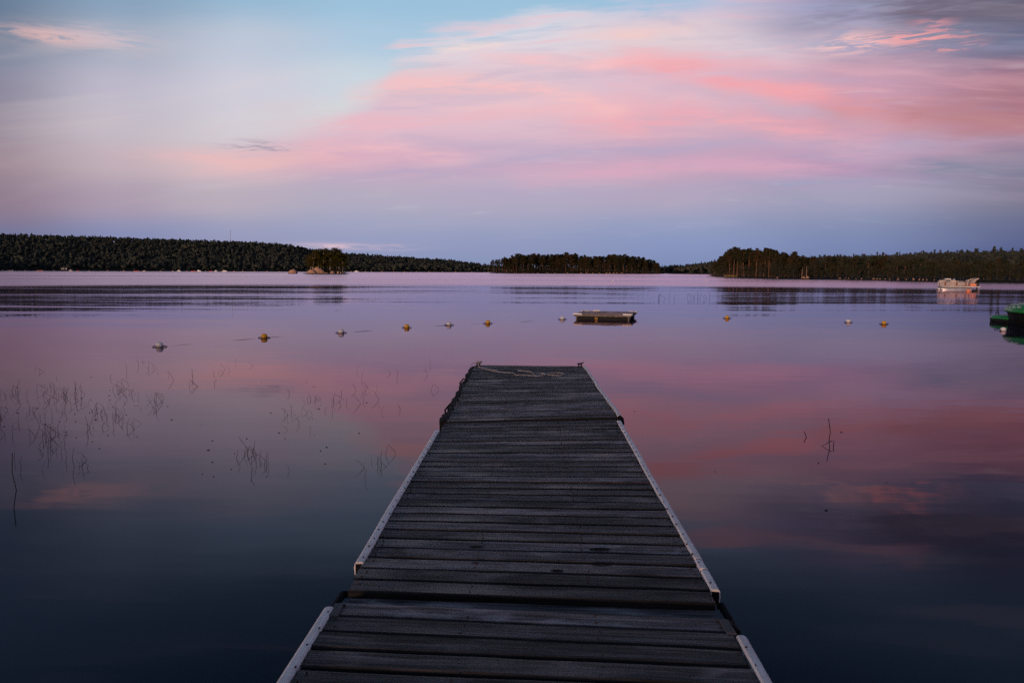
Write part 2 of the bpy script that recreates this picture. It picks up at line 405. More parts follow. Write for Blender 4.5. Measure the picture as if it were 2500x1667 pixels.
class MB:
    def __init__(s): s.v = []; s.f = []
    def quad(s, a, b, c, d):
        i = len(s.v); s.v += [a, b, c, d]; s.f.append((i, i + 1, i + 2, i + 3))
    def tri(s, a, b, c):
        i = len(s.v); s.v += [a, b, c]; s.f.append((i, i + 1, i + 2))
    def box(s, x0, x1, y0, y1, z0, z1, bev=0.0):
        i = len(s.v)
        if bev <= 0:
            s.v += [(x, y, z) for z in (z0, z1) for y in (y0, y1) for x in (x0, x1)]
            s.f += [tuple(i + k for k in q) for q in ((0, 2, 3, 1), (4, 5, 7, 6), (0, 1, 5, 4), (2, 6, 7, 3), (0, 4, 6, 2), (1, 3, 7, 5))]
            return
        b = bev
        rings = [(z0, b), (z0 + b, 0), (z1 - b, 0), (z1, b)]
        for z, k in rings:
            s.v += [(x0 + k, y0 + k, z), (x1 - k, y0 + k, z), (x1 - k, y1 - k, z), (x0 + k, y1 - k, z)]
        s.f.append((i + 3, i + 2, i + 1, i))
        for r in range(3):
            for q in range(4):
                a = i + r * 4 + q; bq = i + r * 4 + (q + 1) % 4
                s.f.append((a, bq, bq + 4, a + 4))
        s.f.append((i + 12, i + 13, i + 14, i + 15))
    def tube(s, pts, rad, n=6, cap=True):
        pts = [Vector(p) for p in pts]
        if not hasattr(rad, '__len__'): rad = [rad] * len(pts)
        i0 = len(s.v); ref = None
        for k, p in enumerate(pts):
            t = (pts[min(k + 1, len(pts) - 1)] - pts[max(k - 1, 0)])
            t = t.normalized() if t.length > 1e-9 else Vector((0, 0, 1))
            if ref is None: ref = Vector((1, 0, 0)) if abs(t.x) < 0.8 else Vector((0, 1, 0))
            u = (ref - t * ref.dot(t)).normalized(); w = t.cross(u); ref = u
            for j in range(n):
                a = 2 * math.pi * j / n
                s.v.append(tuple(p + (u * math.cos(a) + w * math.sin(a)) * rad[k]))
        for k in range(len(pts) - 1):
            for j in range(n):
                a = i0 + k * n + j; b = i0 + k * n + (j + 1) % n
                s.f.append((a, b, b + n, a + n))
        if cap:
            s.f.append(tuple(i0 + j for j in reversed(range(n))))
            e = i0 + (len(pts) - 1) * n
            s.f.append(tuple(e + j for j in range(n)))
    def lathe(s, prof, n=16, c=(0, 0, 0)):
        i0 = len(s.v)
        for r, z in prof:
            for j in range(n):
                a = 2 * math.pi * j / n
                s.v.append((c[0] + r * math.cos(a), c[1] + r * math.sin(a), c[2] + z))
        for k in range(len(prof) - 1):
            for j in range(n):
                a = i0 + k * n + j; b = i0 + k * n + (j + 1) % n
                s.f.append((a, b, b + n, a + n))
        s.f.append(tuple(i0 + j for j in reversed(range(n))))
        e = i0 + (len(prof) - 1) * n
        s.f.append(tuple(e + j for j in range(n)))
    def loft(s, rings, cap=True):
        i0 = len(s.v); n = len(rings[0])
        for r in rings: s.v += [tuple(p) for p in r]
        for k in range(len(rings) - 1):
            for j in range(n):
                a = i0 + k * n + j; b = i0 + k * n + (j + 1) % n
                s.f.append((a, b, b + n, a + n))
        if cap:
            s.f.append(tuple(i0 + j for j in reversed(range(n))))
            e = i0 + (len(rings) - 1) * n
            s.f.append(tuple(e + j for j in range(n)))
    def mesh(s, name, mat, sm=False):
        me = bpy.data.meshes.new(name); me.from_pydata([tuple(v) for v in s.v], [], s.f)
        me.materials.append(MATS[mat])
        if sm: me.polygons.foreach_set('use_smooth', [True] * len(me.polygons))
        me.update(); return me
    def build(s, name, mat, parent=None, loc=None, rot=None, sm=False):
        return mesh_obj(name, s.mesh(name, mat, sm), parent, loc, rot)
def np_mesh(name, V, F, mat, sm=False):
    """V (n,3), F (m,3) triangles or (m,4) quads"""
    me = bpy.data.meshes.new(name); k = F.shape[1]
    me.vertices.add(len(V)); me.vertices.foreach_set('co', V.astype(np.float32).ravel())
    me.loops.add(F.size); me.loops.foreach_set('vertex_index', F.astype(np.int32).ravel())
    me.polygons.add(len(F)); me.polygons.foreach_set('loop_start', np.arange(0, F.size, k, dtype=np.int32))
    try: me.polygons.foreach_set('loop_total', np.full(len(F), k, dtype=np.int32))
    except Exception: pass
    me.update(calc_edges=True); me.validate()
    me.materials.append(MATS[mat])
    if sm: me.polygons.foreach_set('use_smooth', [True] * len(me.polygons))
    return me

# ------------------------------------------------------------------ terrain (one sheet) and lake
def interp(x, pts):
    return float(np.interp(x, [p[0] for p in pts], [p[1] for p in pts]))
def px_az(px): return azel(px, 662)[0]
SHORE = [(-900, 700), (-300, 900), (0, 1000), (640, 1050), (1200, 1150), (1620, 950), (1650, 760), (1733, 700), (1737, 384), (1760, 330), (1900, 246), (2050, 231), (2300, 197), (2500, 186), (2750, 150), (3200, 90)]
RIDGE = [(-900, 1300), (0, 1500), (640, 1500), (1200, 1450), (1620, 1150), (1735, 1050), (1745, 760), (2000, 700), (2500, 640), (3200, 500)]
SKYL = [(-900, 575), (0, 566), (150, 571), (300, 576), (400, 580), (565, 585), (640, 588), (700, 592), (765, 606), (830, 613), (912, 619), (994, 624), (1048, 627), (1102, 631), (1149, 638), (1195, 644), (1260, 650), (1550, 650), (1615, 647), (1670, 645), (1697, 641), (1746, 637), (1900, 632), (1972, 627), (2074, 624), (2142, 622), (2210, 618), (2312, 613), (2500, 608), (3200, 600)]
SH = sorted((px_az(p), r) for p, r in SHORE); RG = sorted((px_az(p), r) for p, r in RIDGE); SK = sorted((px_az(p), azel(p, y)[1]) for p, y in SKYL)
# the home shore, behind the lens
SH = [(-math.pi, 16), (-1.9, 20), (-1.45, 120), (-1.1, 500)] + SH + [(1.25, 60), (1.6, 26), (math.pi, 16)]
RG = [(-math.pi, 200), (-1.5, 500)] + RG + [(1.6, 300), (math.pi, 200)]
SK = [(-math.pi, 0.0), (-1.2, 0.0)] + SK + [(1.6, 0.0), (math.pi, 0.0)]
TREE = 10.5
def land_height(az, r):
    rs, rr, e = interp(az, SH), interp(az, RG), interp(az, SK)
    top = max(1.5, CAM_H + rr * math.tan(e) - (TREE if az < 0.24 else 7.2))
    if r <= rs:
        return max(-5.0, -0.08 * (rs - r) - 0.05)
    if abs(az) > 1.75:
        return 2.1 * min(1.0, (r - rs) / 9.0)  # unseen bank behind the lens, shaped to keep low sun off the dock
    t = (r - rs) / max(1, rr - rs)
    if t <= 1:
        q = 0.35 * t + 0.65 * (t * t * (3 - 2 * t))
        h = 0.5 + (top - 0.5) * q
    else:
        h = top * max(0.35, 1 - 0.25 * (t - 1))
    return h * min(1.0, (r - rs) / 3.0 + 0.0)
ISL = on_plane(1410, 668.3); ISL_R = math.hypot(ISL.x, ISL.y)
ISL_R = 720.0; ia = px_az(1405)
ISL_C = Vector((math.sin(ia) * (ISL_R + 30), math.cos(ia) * (ISL_R + 30), 0))
ISL_HX, ISL_HY = 84.0, 30.0
def islands(x, y):
    h = -9.0
    a, b = (x - ISL_C.x) / ISL_HX, (y - ISL_C.y) / ISL_HY
    q = a * a + b * b
    h = max(h, 2.6 * (1 - q ** 1.5) if q < 2.5 else -9)
    a, b = (x - ISLET.x) / 13.0, (y - ISLET.y - 5) / 8.0
    q = a * a + b * b
    h = max(h, 1.3 * (1 - q) if q < 3 else -9)
    return h
ISLET = Vector((at_dist(797, 668, 480).x, at_dist(797, 668, 480).y, 0))
azs = np.concatenate([np.linspace(-math.pi, -0.75, 60, endpoint=False), np.linspace(-0.75, 0.75, 440, endpoint=False), np.linspace(0.75, math.pi, 61)])
rads = np.concatenate([[0.5, 3, 8, 14, 20, 30, 45, 65, 90, 120, 150], np.linspace(170, 520, 60), np.linspace(530, 1100, 60), np.linspace(1120, 1800, 30), [2200, 3000, 5000, 9000]])
# snap one ring onto each shore line
V = np.zeros((len(azs), len(rads), 3))
for i, a in enumerate(azs):
    rs = interp(a, SH); rr_ = rads.copy()
    k = int(np.argmin(abs(rr_ - rs))); rr_[k] = rs
    if 0 < k < len(rr_) - 1: rr_[k + 1] = max(rr_[k + 1], rs + 3.0) if rr_[k + 1] - rs < 3 else rr_[k + 1]
    for j, r in enumerate(rr_):
        x, y = math.sin(a) * r, math.cos(a) * r
        h = land_height(a, r)
        if 300 < r < 900: h = max(h, islands(x, y)) if h < 0.2 else h
        h += 0.0 if h < 0 else min(1.0, h * 0.3) * (math.sin(x * 0.05) + math.sin(y * 0.043 + 1.3)) * 0.8
        V[i, j] = (x, y, h if not (0 <= r - rs < 0.01) else -0.02)
na, nr = len(azs), len(rads)
idx = np.arange(na * nr).reshape(na, nr)
F = np.stack([idx[:-1, :-1], idx[:-1, 1:], idx[1:, 1:], idx[1:, :-1]], -1).reshape(-1, 4)
terrain = mesh_obj('terrain', np_mesh('terrain', V.reshape(-1, 3), F, 'land', True)); tag(terrain, 'dark lake bed and wooded hills round the lake', None, None, 'structure')
def ground(x, y):
    r = math.hypot(x, y); a = math.atan2(x, y)
    h = land_height(a, r)
    return max(h, islands(x, y)) if 300 < r < 900 and h < 0.2 else h

water_r = np.array([0.0, 30, 120, 400, 1000, 3000]); wa = np.linspace(0, 2 * math.pi, 49)[:-1]
wm = MB()
wm.v = [(0, 0, 0)] + [(r * math.cos(a), r * math.sin(a), 0) for r in water_r[1:] for a in wa]
for j in range(48): wm.f.append((0, 1 + j, 1 + (j + 1) % 48))
for k in range(4):
    for j in range(48):
        a = 1 + k * 48 + j; b = 1 + k * 48 + (j + 1) % 48
        wm.f.append((a, a + 48, b + 48, b))
lake = wm.build('lake_water', 'lake_surface'); tag(lake, 'calm lake surface reflecting the pink and blue dusk sky', None, None, 'structure')

# ------------------------------------------------------------------ forests on the hills (uncountable)
def conifer_lp(k):
    r = np.random.default_rng(k); V = []; F = []
    for lv in range(4):
        z0 = 0.12 + lv * 0.2 + r.uniform(-.03, .03); z1 = min(1.0, z0 + 0.34); rad = (0.26 - lv * 0.055) * r.uniform(.8, 1.2)
        b = len(V); off = r.uniform(-.03, .03, 2)
        for j in range(6):
            a = j * math.pi / 3 + r.uniform(-.3, .3); q = rad * r.uniform(.6, 1.25)
            V.append((q * math.cos(a) + off[0], q * math.sin(a) + off[1], z0 + r.uniform(-.05, .05)))
        V.append((off[0], off[1], z1))
        for j in range(6): F.append((b + j, b + (j + 1) % 6, b + 6))
    return np.array(V), np.array(F)
def broad_lp(k):
    r = np.random.default_rng(100 + k); V = []; F = []
    t = (1 + 5 ** .5) / 2
    ico = np.array([(-1, t, 0), (1, t, 0), (-1, -t, 0), (1, -t, 0), (0, -1, t), (0, 1, t), (0, -1, -t), (0, 1, -t), (t, 0, -1), (t, 0, 1), (-t, 0, -1), (-t, 0, 1)]) / math.sqrt(1 + t * t)
    fi = np.array([(0, 11, 5), (0, 5, 1), (0, 1, 7), (0, 7, 10), (0, 10, 11), (1, 5, 9), (5, 11, 4), (11, 10, 2), (10, 7, 6), (7, 1, 8), (3, 9, 4), (3, 4, 2), (3, 2, 6), (3, 6, 8), (3, 8, 9), (4, 9, 5), (2, 4, 11), (6, 2, 10), (8, 6, 7), (9, 8, 1)])
    V = np.zeros((0, 3)); F = np.zeros((0, 3), int)
    for c in range(5):
        ang = r.uniform(0, 6.28); q = 0.0 if c == 0 else r.uniform(.12, .24)
        cen = np.array((q * math.cos(ang), q * math.sin(ang), r.uniform(.38, .82)))
        rad = r.uniform(.13, .24)
        v = ico * rad * r.uniform(.65, 1.3, (12, 1)) * np.array((1, 1, .8)) + cen
        F = np.vstack([F, fi + len(V)]); V = np.vstack([V, v])
    return V, F
LP = [conifer_lp(k) for k in range(5)] + [broad_lp(k) for k in range(7)]
def leafy_mp(k, con):
    """mid-detail crown: loose leaf clumps on a rounded or a tiered outline"""
    r = np.random.default_rng(500 + k); n = 150; V = np.zeros((0, 3))
    if con:
        z = r.uniform(.12, 1.0, n); rad = (.21 * (1 - z) ** .7 + .025) * (.55 + .45 * np.sin(z * 34 + k)) ; a = r.uniform(0, 6.28, n); q = np.sqrt(r.uniform(.2, 1, n)) * rad
        C = np.stack([q * np.cos(a), q * np.sin(a), z], 1)
    else:
        m = 7; cc = np.stack([r.uniform(-.2, .2, m), r.uniform(-.2, .2, m), r.uniform(.3, .82, m)], 1); w = r.integers(0, m, n)
        C = cc[w] + r.normal(0, .075, (n, 3)) * np.array((1, 1, .8))
    sz = (.045 if con else .055) * r.uniform(.7, 1.4, n)
    u = r.normal(0, 1, (n, 3)); u /= np.linalg.norm(u, axis=1)[:, None]
    t = r.normal(0, 1, (n, 3)); v = np.cross(u, t); v /= np.linalg.norm(v, axis=1)[:, None]
    P = np.stack([C - u * sz[:, None], C - v * sz[:, None] * .6, C + u * sz[:, None], C + v * sz[:, None] * .6], 1).reshape(-1, 3)
    i = np.arange(n)[:, None] * 4
    return P, np.vstack([i + np.array((0, 1, 2)), i + np.array((0, 2, 3))])
LP += [leafy_mp(k, True) for k in range(4)] + [leafy_mp(10 + k, False) for k in range(8)]
def forest(name, label, trees):
    Vs, Fs, n = [], [], 0
    for (x, y, z, h, w, kind) in trees:
        v, f = LP[kind]; a = random.random() * 6.28; c, s_ = math.cos(a), math.sin(a)
        vv = np.empty_like(v)
        vv[:, 0] = (v[:, 0] * c - v[:, 1] * s_) * h * w + x
        vv[:, 1] = (v[:, 0] * s_ + v[:, 1] * c) * h * w + y
        vv[:, 2] = v[:, 2] * h + z
        Vs.append(vv); Fs.append(f + n); n += len(v)
    o = mesh_obj(name, np_mesh(name, np.vstack(Vs), np.vstack(Fs), 'hill_forest'))
    tag(o, label, 'forest', None, 'stuff')
def scatter(px0, px1, r0f, r1f, sp, hgt, conif, mp=False):
    a0, a1 = px_az(px0), px_az(px1); res = []
    rmin = min(r0f(a) for a in np.linspace(a0, a1, 20)); rmax = max(r1f(a) for a in np.linspace(a0, a1, 20))
    r = rmin
    while r < rmax:
        spr = sp * (0.85 + 0.3 * r / rmax)
        a = a0 + random.random() * spr / r
        while a < a1:
            aa = a + random.uniform(-.4, .4) * spr / r; rr = r + random.uniform(-.45, .45) * spr
            if r0f(aa) < rr < r1f(aa):
                x, y = math.sin(aa) * rr, math.cos(aa) * rr
                g = ground(x, y)
                con = random.random() < conif
                h = random.uniform(*hgt) * (1.15 if con else 0.95) * (1.25 if random.random() < 0.06 else 1)
                cap = CAM_H + rr * math.tan(interp(aa, SK)) - g + random.uniform(-1.0, 1.2) + (0.8 if con else 0)
                h = min(h, max(3.2, cap))
                res.append((x, y, g - 0.8, h, random.uniform(.75, 1.15), (12 + random.randrange(4) if con else 16 + random.randrange(8)) if mp else (random.randrange(5) if con else 5 + random.randrange(7))))
            a += spr / r
        r += spr * 0.9
    return res
sh = lambda a: interp(a, SH); rg = lambda a: interp(a, RG)
forest('hillside_forest', 'dark mixed forest covering the long ridge across the lake', scatter(-260, 1300, lambda a: sh(a) + 5, lambda a: rg(a) + 40, 7.6, (6, 13), 0.14))
forest('hillside_forest', 'low wooded hill in the gap between pine island and pine point', scatter(1300, 1745, lambda a: sh(a) + 5, lambda a: rg(a) + 40, 7.6, (8, 12), 0.2))
forest('hillside_forest', 'dark woods rising on the hill behind the pontoon boat', scatter(1742, 2760, lambda a: max(sh(a) + 30, 292), lambda a: rg(a) + 30, 6.2, (6, 10), 0.14, True))

# ------------------------------------------------------------------ single trees
def leaf(mb, p, size, r, flat=0.5):
    n = Vector((r.uniform(-1, 1), r.uniform(-1, 1), r.uniform(-flat, flat) if False else r.uniform(-1, 1))).normalized()
    u = n.orthogonal().normalized(); w = n.cross(u)
    a = r.uniform(0, 6.28); u2 = u * math.cos(a) + w * math.sin(a); w2 = n.cross(u2)
    L = size * r.uniform(.7, 1.3); W = L * r.uniform(.35, .6)
    mb.quad(tuple(p - u2 * L), tuple(p - w2 * W), tuple(p + u2 * L), tuple(p + w2 * W))
def make_pine(seed, bare, spread):
    """unit-height white pine: bent trunk, tiers of level boughs"""
    r = random.Random(seed)
    tk = MB(); cr = MB()
    bend = (r.uniform(-.03, .03), r.uniform(-.03, .03)); kink = r.uniform(.4, .7)
    def axis(t): return Vector((bend[0] * math.sin(t * 3) + bend[0] * t, bend[1] * math.sin(t * 2.3), t))
    tk.tube([axis(t) for t in np.linspace(0, 0.99, 12)], [0.017 * (1 - t) + 0.003 for t in np.linspace(0, 1, 12)], 6)
    z = bare
    while z < 0.985:
        t = (z - bare) / (1 - bare)
        prof = (0.35 + 0.65 * math.sin(min(1, t * 1.4 + .12) * math.pi * .62)) * (1 - .9 * t ** 4.0) + 0.04
        nb = r.randint(3, 6)
        a0 = r.uniform(0, 6.28)
        for k in range(nb):
            if r.random() < 0.12: continue
            a = a0 + k * 6.28 / nb + r.uniform(-.5, .5)
            L = spread * prof * r.uniform(.5, 1.25)
            c = axis(z); d = Vector((math.cos(a), math.sin(a), r.uniform(-.05, .35)))
            e = c + d * L
            tk.tube([c, c + d * L * .5 - Vector((0, 0, .004)), e], [0.005, 0.0035, 0.0015], 3, False)
            m = max(2, int(L / 0.022))
            for q in range(m):
                f = 0.35 + 0.65 * (q + r.random()) / m
                pc = c + d * L * f + Vector((r.gauss(0, .010), r.gauss(0, .010), r.gauss(0.006, .006)))
                for _ in range(4):
                    leaf(cr, pc + Vector((r.gauss(0, .015), r.gauss(0, .015), r.gauss(0, .007))), 0.027, r)
        z += r.uniform(.035, .06) * (1 - .35 * t)
    for _ in range(30): leaf(cr, axis(r.uniform(.92, .99)) + Vector((r.gauss(0, .018), r.gauss(0, .018), 0)), 0.022, r)
    # dead stubs below the crown
    for _ in range(6):
        z = r.uniform(.15, bare); a = r.uniform(0, 6.28); c = axis(z)
        tk.tube([c, c + Vector((math.cos(a), math.sin(a), .1)) * r.uniform(.02, .06)], [0.003, 0.0015], 3, False)
    return tk.mesh('pine_trunk', 'pine_bark'), cr.mesh('pine_crown', 'pine_needles')
def make_broad(seed, low, wide, mt='birch_bark', ml='birch_leaves', nstem=1, nl=1500):
    r = random.Random(seed); tk = MB(); cr = MB(); tips = []
    for s_ in range(nstem):
        ang = r.uniform(0, 6.28); lean = r.uniform(.02, .14) * (1 if nstem > 1 else .5)
        p = [Vector((math.cos(ang) * (0.02 * s_ + lean * t * t), math.sin(ang) * (0.02 * s_ + lean * t * t), t)) for t in np.linspace(0, r.uniform(.8, .93), 7)]
        tk.tube(p, [0.016 * (1 - i / 7) + .003 for i in range(7)], 6)
        for k in range(11):
            t = r.uniform(low, .9); b = p[min(6, int(t * 7))]
            a = r.uniform(0, 6.28); L = wide * r.uniform(.5, 1.15) * (1.1 - .55 * abs(t - .55))
            e = b + Vector((math.cos(a) * L, math.sin(a) * L, L * r.uniform(.1, .8)))
            tk.tube([b, (b + e) / 2 + Vector((0, 0, .01)), e], [.006, .004, .0015], 3, False)
            tips += [e, (b + e) / 2 + Vector((0, 0, .02)), e + Vector((r.gauss(0, .04), r.gauss(0, .04), r.gauss(0, .03)))]
        tips.append(p[-1])
    for k in range(nl):
        c = r.choice(tips); s2 = r.choice((.03, .045, .06))
        leaf(cr, c + Vector((r.gauss(0, s2), r.gauss(0, s2), r.gauss(0, s2 * .7))), 0.025, r)
    return tk.mesh('tree_trunk', mt), cr.mesh('tree_crown', ml)
PINES = [make_pine(k, b, s_) for k, (b, s_) in enumerate(((.32, .20), (.40, .17), (.26, .19), (.48, .22), (.20, .16), (.36, .24)))]
PINES_TALL = [make_pine(20 + k, b, s_) for k, (b, s_) in enumerate(((.55, .19), (.62, .17), (.50, .22)))]
PINES_FULL = [make_pine(30 + k, b, s_) for k, (b, s_) in enumerate(((.10, .20), (.14, .17), (.08, .23)))]
BIRCH = [make_broad(50 + k, .35, .20, nstem=1 + k % 2) for k in range(4)]
BUSH = [make_broad(70 + k, .12, .34, 'dark_frame', 'bush_leaves', 3, 900) for k in range(4)]
LEAFY = [make_broad(90 + k, .20, .26, 'pine_bark', 'bush_leaves', 1, 1300) for k in range(4)]
def tree(kind, name, label, group, x, y, h, w=1.0, z=None):
    tm, cm = random.choice(kind)
    o = empty(name, (x, y, (ground(x, y) if z is None else z) - 0.1), random.uniform(0, 6.28))
    o.scale = (h * w, h * w, h)
    mesh_obj('trunk', tm, o); mesh_obj('crown', cm, o)
    tag(o, label, 'shrub' if kind is BUSH else 'tree', group); return o
def px_xy(px, r):
    a = px_az(px); return math.sin(a) * r, math.cos(a) * r
def top_h(px, py, r, z):
    """height of a thing at distance r whose top shows at image row py"""
    return CAM_H + math.tan(azel(px, py)[1]) * r - z

# pine point (behind and beside the moored pontoon boat)
SIL = [(1737, 642), (1750, 630), (1757, 620), (1768, 616), (1779, 607), (1790, 602), (1800, 605), (1812, 612), (1817, 605), (1828, 606), (1845, 606), (1853, 610), (1865, 605), (1876, 604), (1892, 610), (1900, 616), (1908, 612), (1921, 615), (1930, 622), (1941, 611), (1950, 620), (1960, 626), (1972, 625), (1982, 621), (2000, 626), (2010, 621), (2022, 622), (2040, 625), (2060, 623), (2076, 622), (2100, 625), (2130, 622), (2160, 624), (2200, 624), (2260, 626), (2320, 628), (2400, 630), (2500, 630)]
def sil(px): return interp(px, SIL)
G1 = 'pines on the point'
L_FRONT = 'tall pine with a bare reddish trunk at the front of the wooded point'
L_MID = 'dark bushy pine packed among others on the wooded point'
for px in (1782, 1790, 1800, 1812, 1817, 1829, 1846, 1854, 1866, 1877, 1893):
    r = interp(px_az(px), SH) + random.uniform(6, 16); x, y = px_xy(px, r)
    tree(PINES_TALL, 'pine_tree', L_FRONT, G1 + ' front', x, y, top_h(px, sil(px) + random.uniform(-1, 4), r, ground(x, y)))
for k in range(70):
    px = 1740 + 250 * (k + random.random()) / 70
    r = interp(px_az(px), SH) + random.uniform(16, 46); x, y = px_xy(px, r)
    tree(PINES + PINES_FULL, 'pine_tree', L_MID, G1, x, y, max(4.0, top_h(px, sil(px) + abs(random.gauss(2, 5)), r, ground(x, y))))
for k in range(34):
    px = 1738 + 262 * (k + random.random()) / 34
    r = interp(px_az(px), SH) + random.uniform(4, 12); x, y = px_xy(px, r)
    tree(BUSH, 'shrub', 'leafy shrub at the waterline under the pines of the point', 'shrubs along the point', x, y, random.uniform(2.0, 5.0))
for k in range(92):
    px = 1990 + 560 * (k + random.random()) / 92
    r = interp(px_az(px), SH) + random.uniform(6, 60); x, y = px_xy(px, r)
    h = max(3.5, top_h(px, sil(px) + random.uniform(-3, 34), r, ground(x, y)))
    if random.random() < .35: tree(PINES_FULL, 'pine_tree', 'dark pine in the shore wood behind the moored pontoon boat', 'pines behind the pontoon boat', x, y, h)
    else: tree(LEAFY, 'leafy_tree', 'leafy tree in the shore wood behind the moored pontoon boat', 'leafy trees behind the pontoon boat', x, y, h, 1.15)
for k in range(44):
    px = 1995 + 540 * (k + random.random()) / 44
    r = interp(px_az(px), SH) + random.uniform(3, 8); x, y = px_xy(px, r)
    tree(BUSH, 'shrub', 'leafy shrub at the waterline behind the moored pontoon boat', 'shrubs along the far right shore', x, y, random.uniform(1.8, 4.0))
# pine island beyond the raft
ISIL = [(1196, 640), (1202, 634), (1213, 632), (1222, 634), (1236, 626), (1250, 624), (1260, 620), (1282, 620), (1297, 618), (1320, 619), (1345, 620), (1378, 616), (1400, 618), (1416, 621), (1440, 624), (1460, 622), (1480, 622), (1510, 622), (1526, 621), (1550, 626), (1570, 628), (1590, 633), (1610, 640), (1618, 646)]
for k in range(130):
    px = 1232 + 380 * (k + random.random()) / 130
    if k % 2: r = ISL_R + random.uniform(4, 14)
    else: r = ISL_R + random.uniform(14, 44)
    x, y = px_xy(px, r); g = max(0.2, ground(x, y))
    if ground(x, y) < -0.3: r = ISL_R + 28; x, y = px_xy(px, r); g = max(0.2, ground(x, y))
    top = interp(px, ISIL) + (random.uniform(-2, 5) if k % 2 == 0 else random.uniform(2, 16))
    tree(PINES_FULL + PINES, 'pine_tree', 'dark pine on the long low island beyond the swim raft', 'pines on the island', x, y, max(5, top_h(px, top, r, g)), 1.1, g)
for px, top in ((1199, 638), (1204, 634), (1212, 633), (1219, 632), (1226, 630), (1233, 627)):
    r = ISL_R + 30; x, y = px_xy(px, r)
    tree(PINES, 'pine_tree', 'thin lone pine on the tapering tip of the low island', 'pines on the island tip', x, y, top_h(px, top, r, 0.3), .8, 0.3)
for k in range(44):
    px = 1236 + 376 * (k + random.random()) / 44; r = ISL_R + random.uniform(2, 5); x, y = px_xy(px, r)
    tree(BUSH, 'shrub', 'leafy shrub at the waterline of the low pine island', 'shrubs on the island', x, y, random.uniform(3, 6), 1.0, 0.3)

# ------------------------------------------------------------------ boulders
def rock_mesh(seed, sx, sy, sz):
    r = np.random.default_rng(seed); rings = []
    ph = r.uniform(0, 6.28, 6)
    prof = [(1.0, -0.25), (1.03, 0.05), (.98, .25), (.86, .50), (.66, .74), (.40, .92), (.12, 1.0)]
    mb = MB()
    for k, (q, z) in enumerate(prof):
        ring = []
        for j in range(14):
            a = 2 * math.pi * j / 14
            w = 1 + .14 * math.sin(2 * a + ph[0] + k * .3) + .09 * math.sin(3 * a + ph[1] - k * .4) + r.uniform(-.05, .05)
            ring.append((sx * q * w * math.cos(a) + .12 * sx * z * math.sin(ph[3]), sy * q * w * math.sin(a), sz * (z + .07 * math.sin(a + ph[2]) * (z > .3) + r.uniform(-.025, .025))))
        rings.append(ring)
    mb.loft(rings); return mb.mesh('boulder', 'granite', False)
def boulder(px0, px1, ytop, dist, label, seed, depth=0.8, group=None, base=0.0):
    c = at_dist((px0 + px1) / 2, 662, dist); w = (px1 - px0) / FPX * dist / 2
    h = top_h((px0 + px1) / 2, ytop, dist, base)
    o = mesh_obj('boulder', rock_mesh(seed, w, w * depth, h), None, (c.x, c.y, base), (0, 0, 0))
    tag(o, label, 'boulder', group); return o
D = 474
boulder(703.5, 727.5, 657.5, D, 'lone tan boulder standing in open water off the small wooded islet', 1)
boulder(750, 771, 658.2, D + 1, 'yellowish low boulder leaning against the biggest rock of the islet', 2)
boulder(764, 790, 652.6, D + 3, 'biggest pinkish boulder on the shore of the small wooded islet', 3)
boulder(741, 752, 666.2, D - 1, 'low dark rock awash beside the yellowish boulder of the islet', 4)
boulder(790, 803, 665.2, D + 1, 'dark grey low rock at the foot of the islet shrubs', 5)
boulder(804, 818, 661.8, D + 2, 'pale rounded rock below the shrubs of the small islet', 6)
boulder(822, 829, 662.5, D + 2, 'small pale rock near the shrubby end of the small islet', 7)
boulder(830, 834, 664.0, D + 1, 'tiny pale rock at the shrubby tip of the small islet', 8)
LB = 'pale granite boulder on the shore under the pontoon-boat woods'
boulder(1957, 1966, 675, 236, 'left of two pale rounded boulders below the leaning dead trunks', 20)
boulder(1966, 1977, 673.8, 235, 'right of two pale rounded boulders below the leaning dead trunks', 21)
boulder(1896, 1901, 675.8, 245, 'small white rock at the foot of the bare-trunked pines', 22)
for k, (a, b, t) in enumerate(((2048, 2055, 678), (2062, 2066, 679), (2070, 2074, 679), (2088, 2093, 679.6), (2102, 2107, 679), (2130, 2138, 679), (2139, 2145, 679.6), (2146, 2153, 679.5), (2160, 2164, 680), (2170, 2175, 680.6), (2190, 2197, 679.5), (2212, 2216, 681), (2228, 2236, 679.5), (2243, 2248, 680.5), (2252, 2257, 681), (2262, 2266, 681), (2280, 2284, 682))):
    boulder(a, b, t, interp(px_az(a), SH) - 1, LB, 30 + k, .8, 'shore boulders below the woods')
LI = 'small pale boulder on the shore of the low pine island'
for k, (a, b) in enumerate(((1254, 1259), (1283, 1288), (1311, 1317), (1333, 1341), (1352, 1356), (1383, 1387), (1416, 1421), (1430, 1434), (1446, 1450), (1461, 1467), (1478, 1484), (1486, 1493), (1495, 1502), (1503, 1509), (1515, 1521))):
    boulder(a, b, 665.6 + .0012 * (a - 1250), ISL_R - 3, LI, 60 + k, .8, 'island shore boulders')

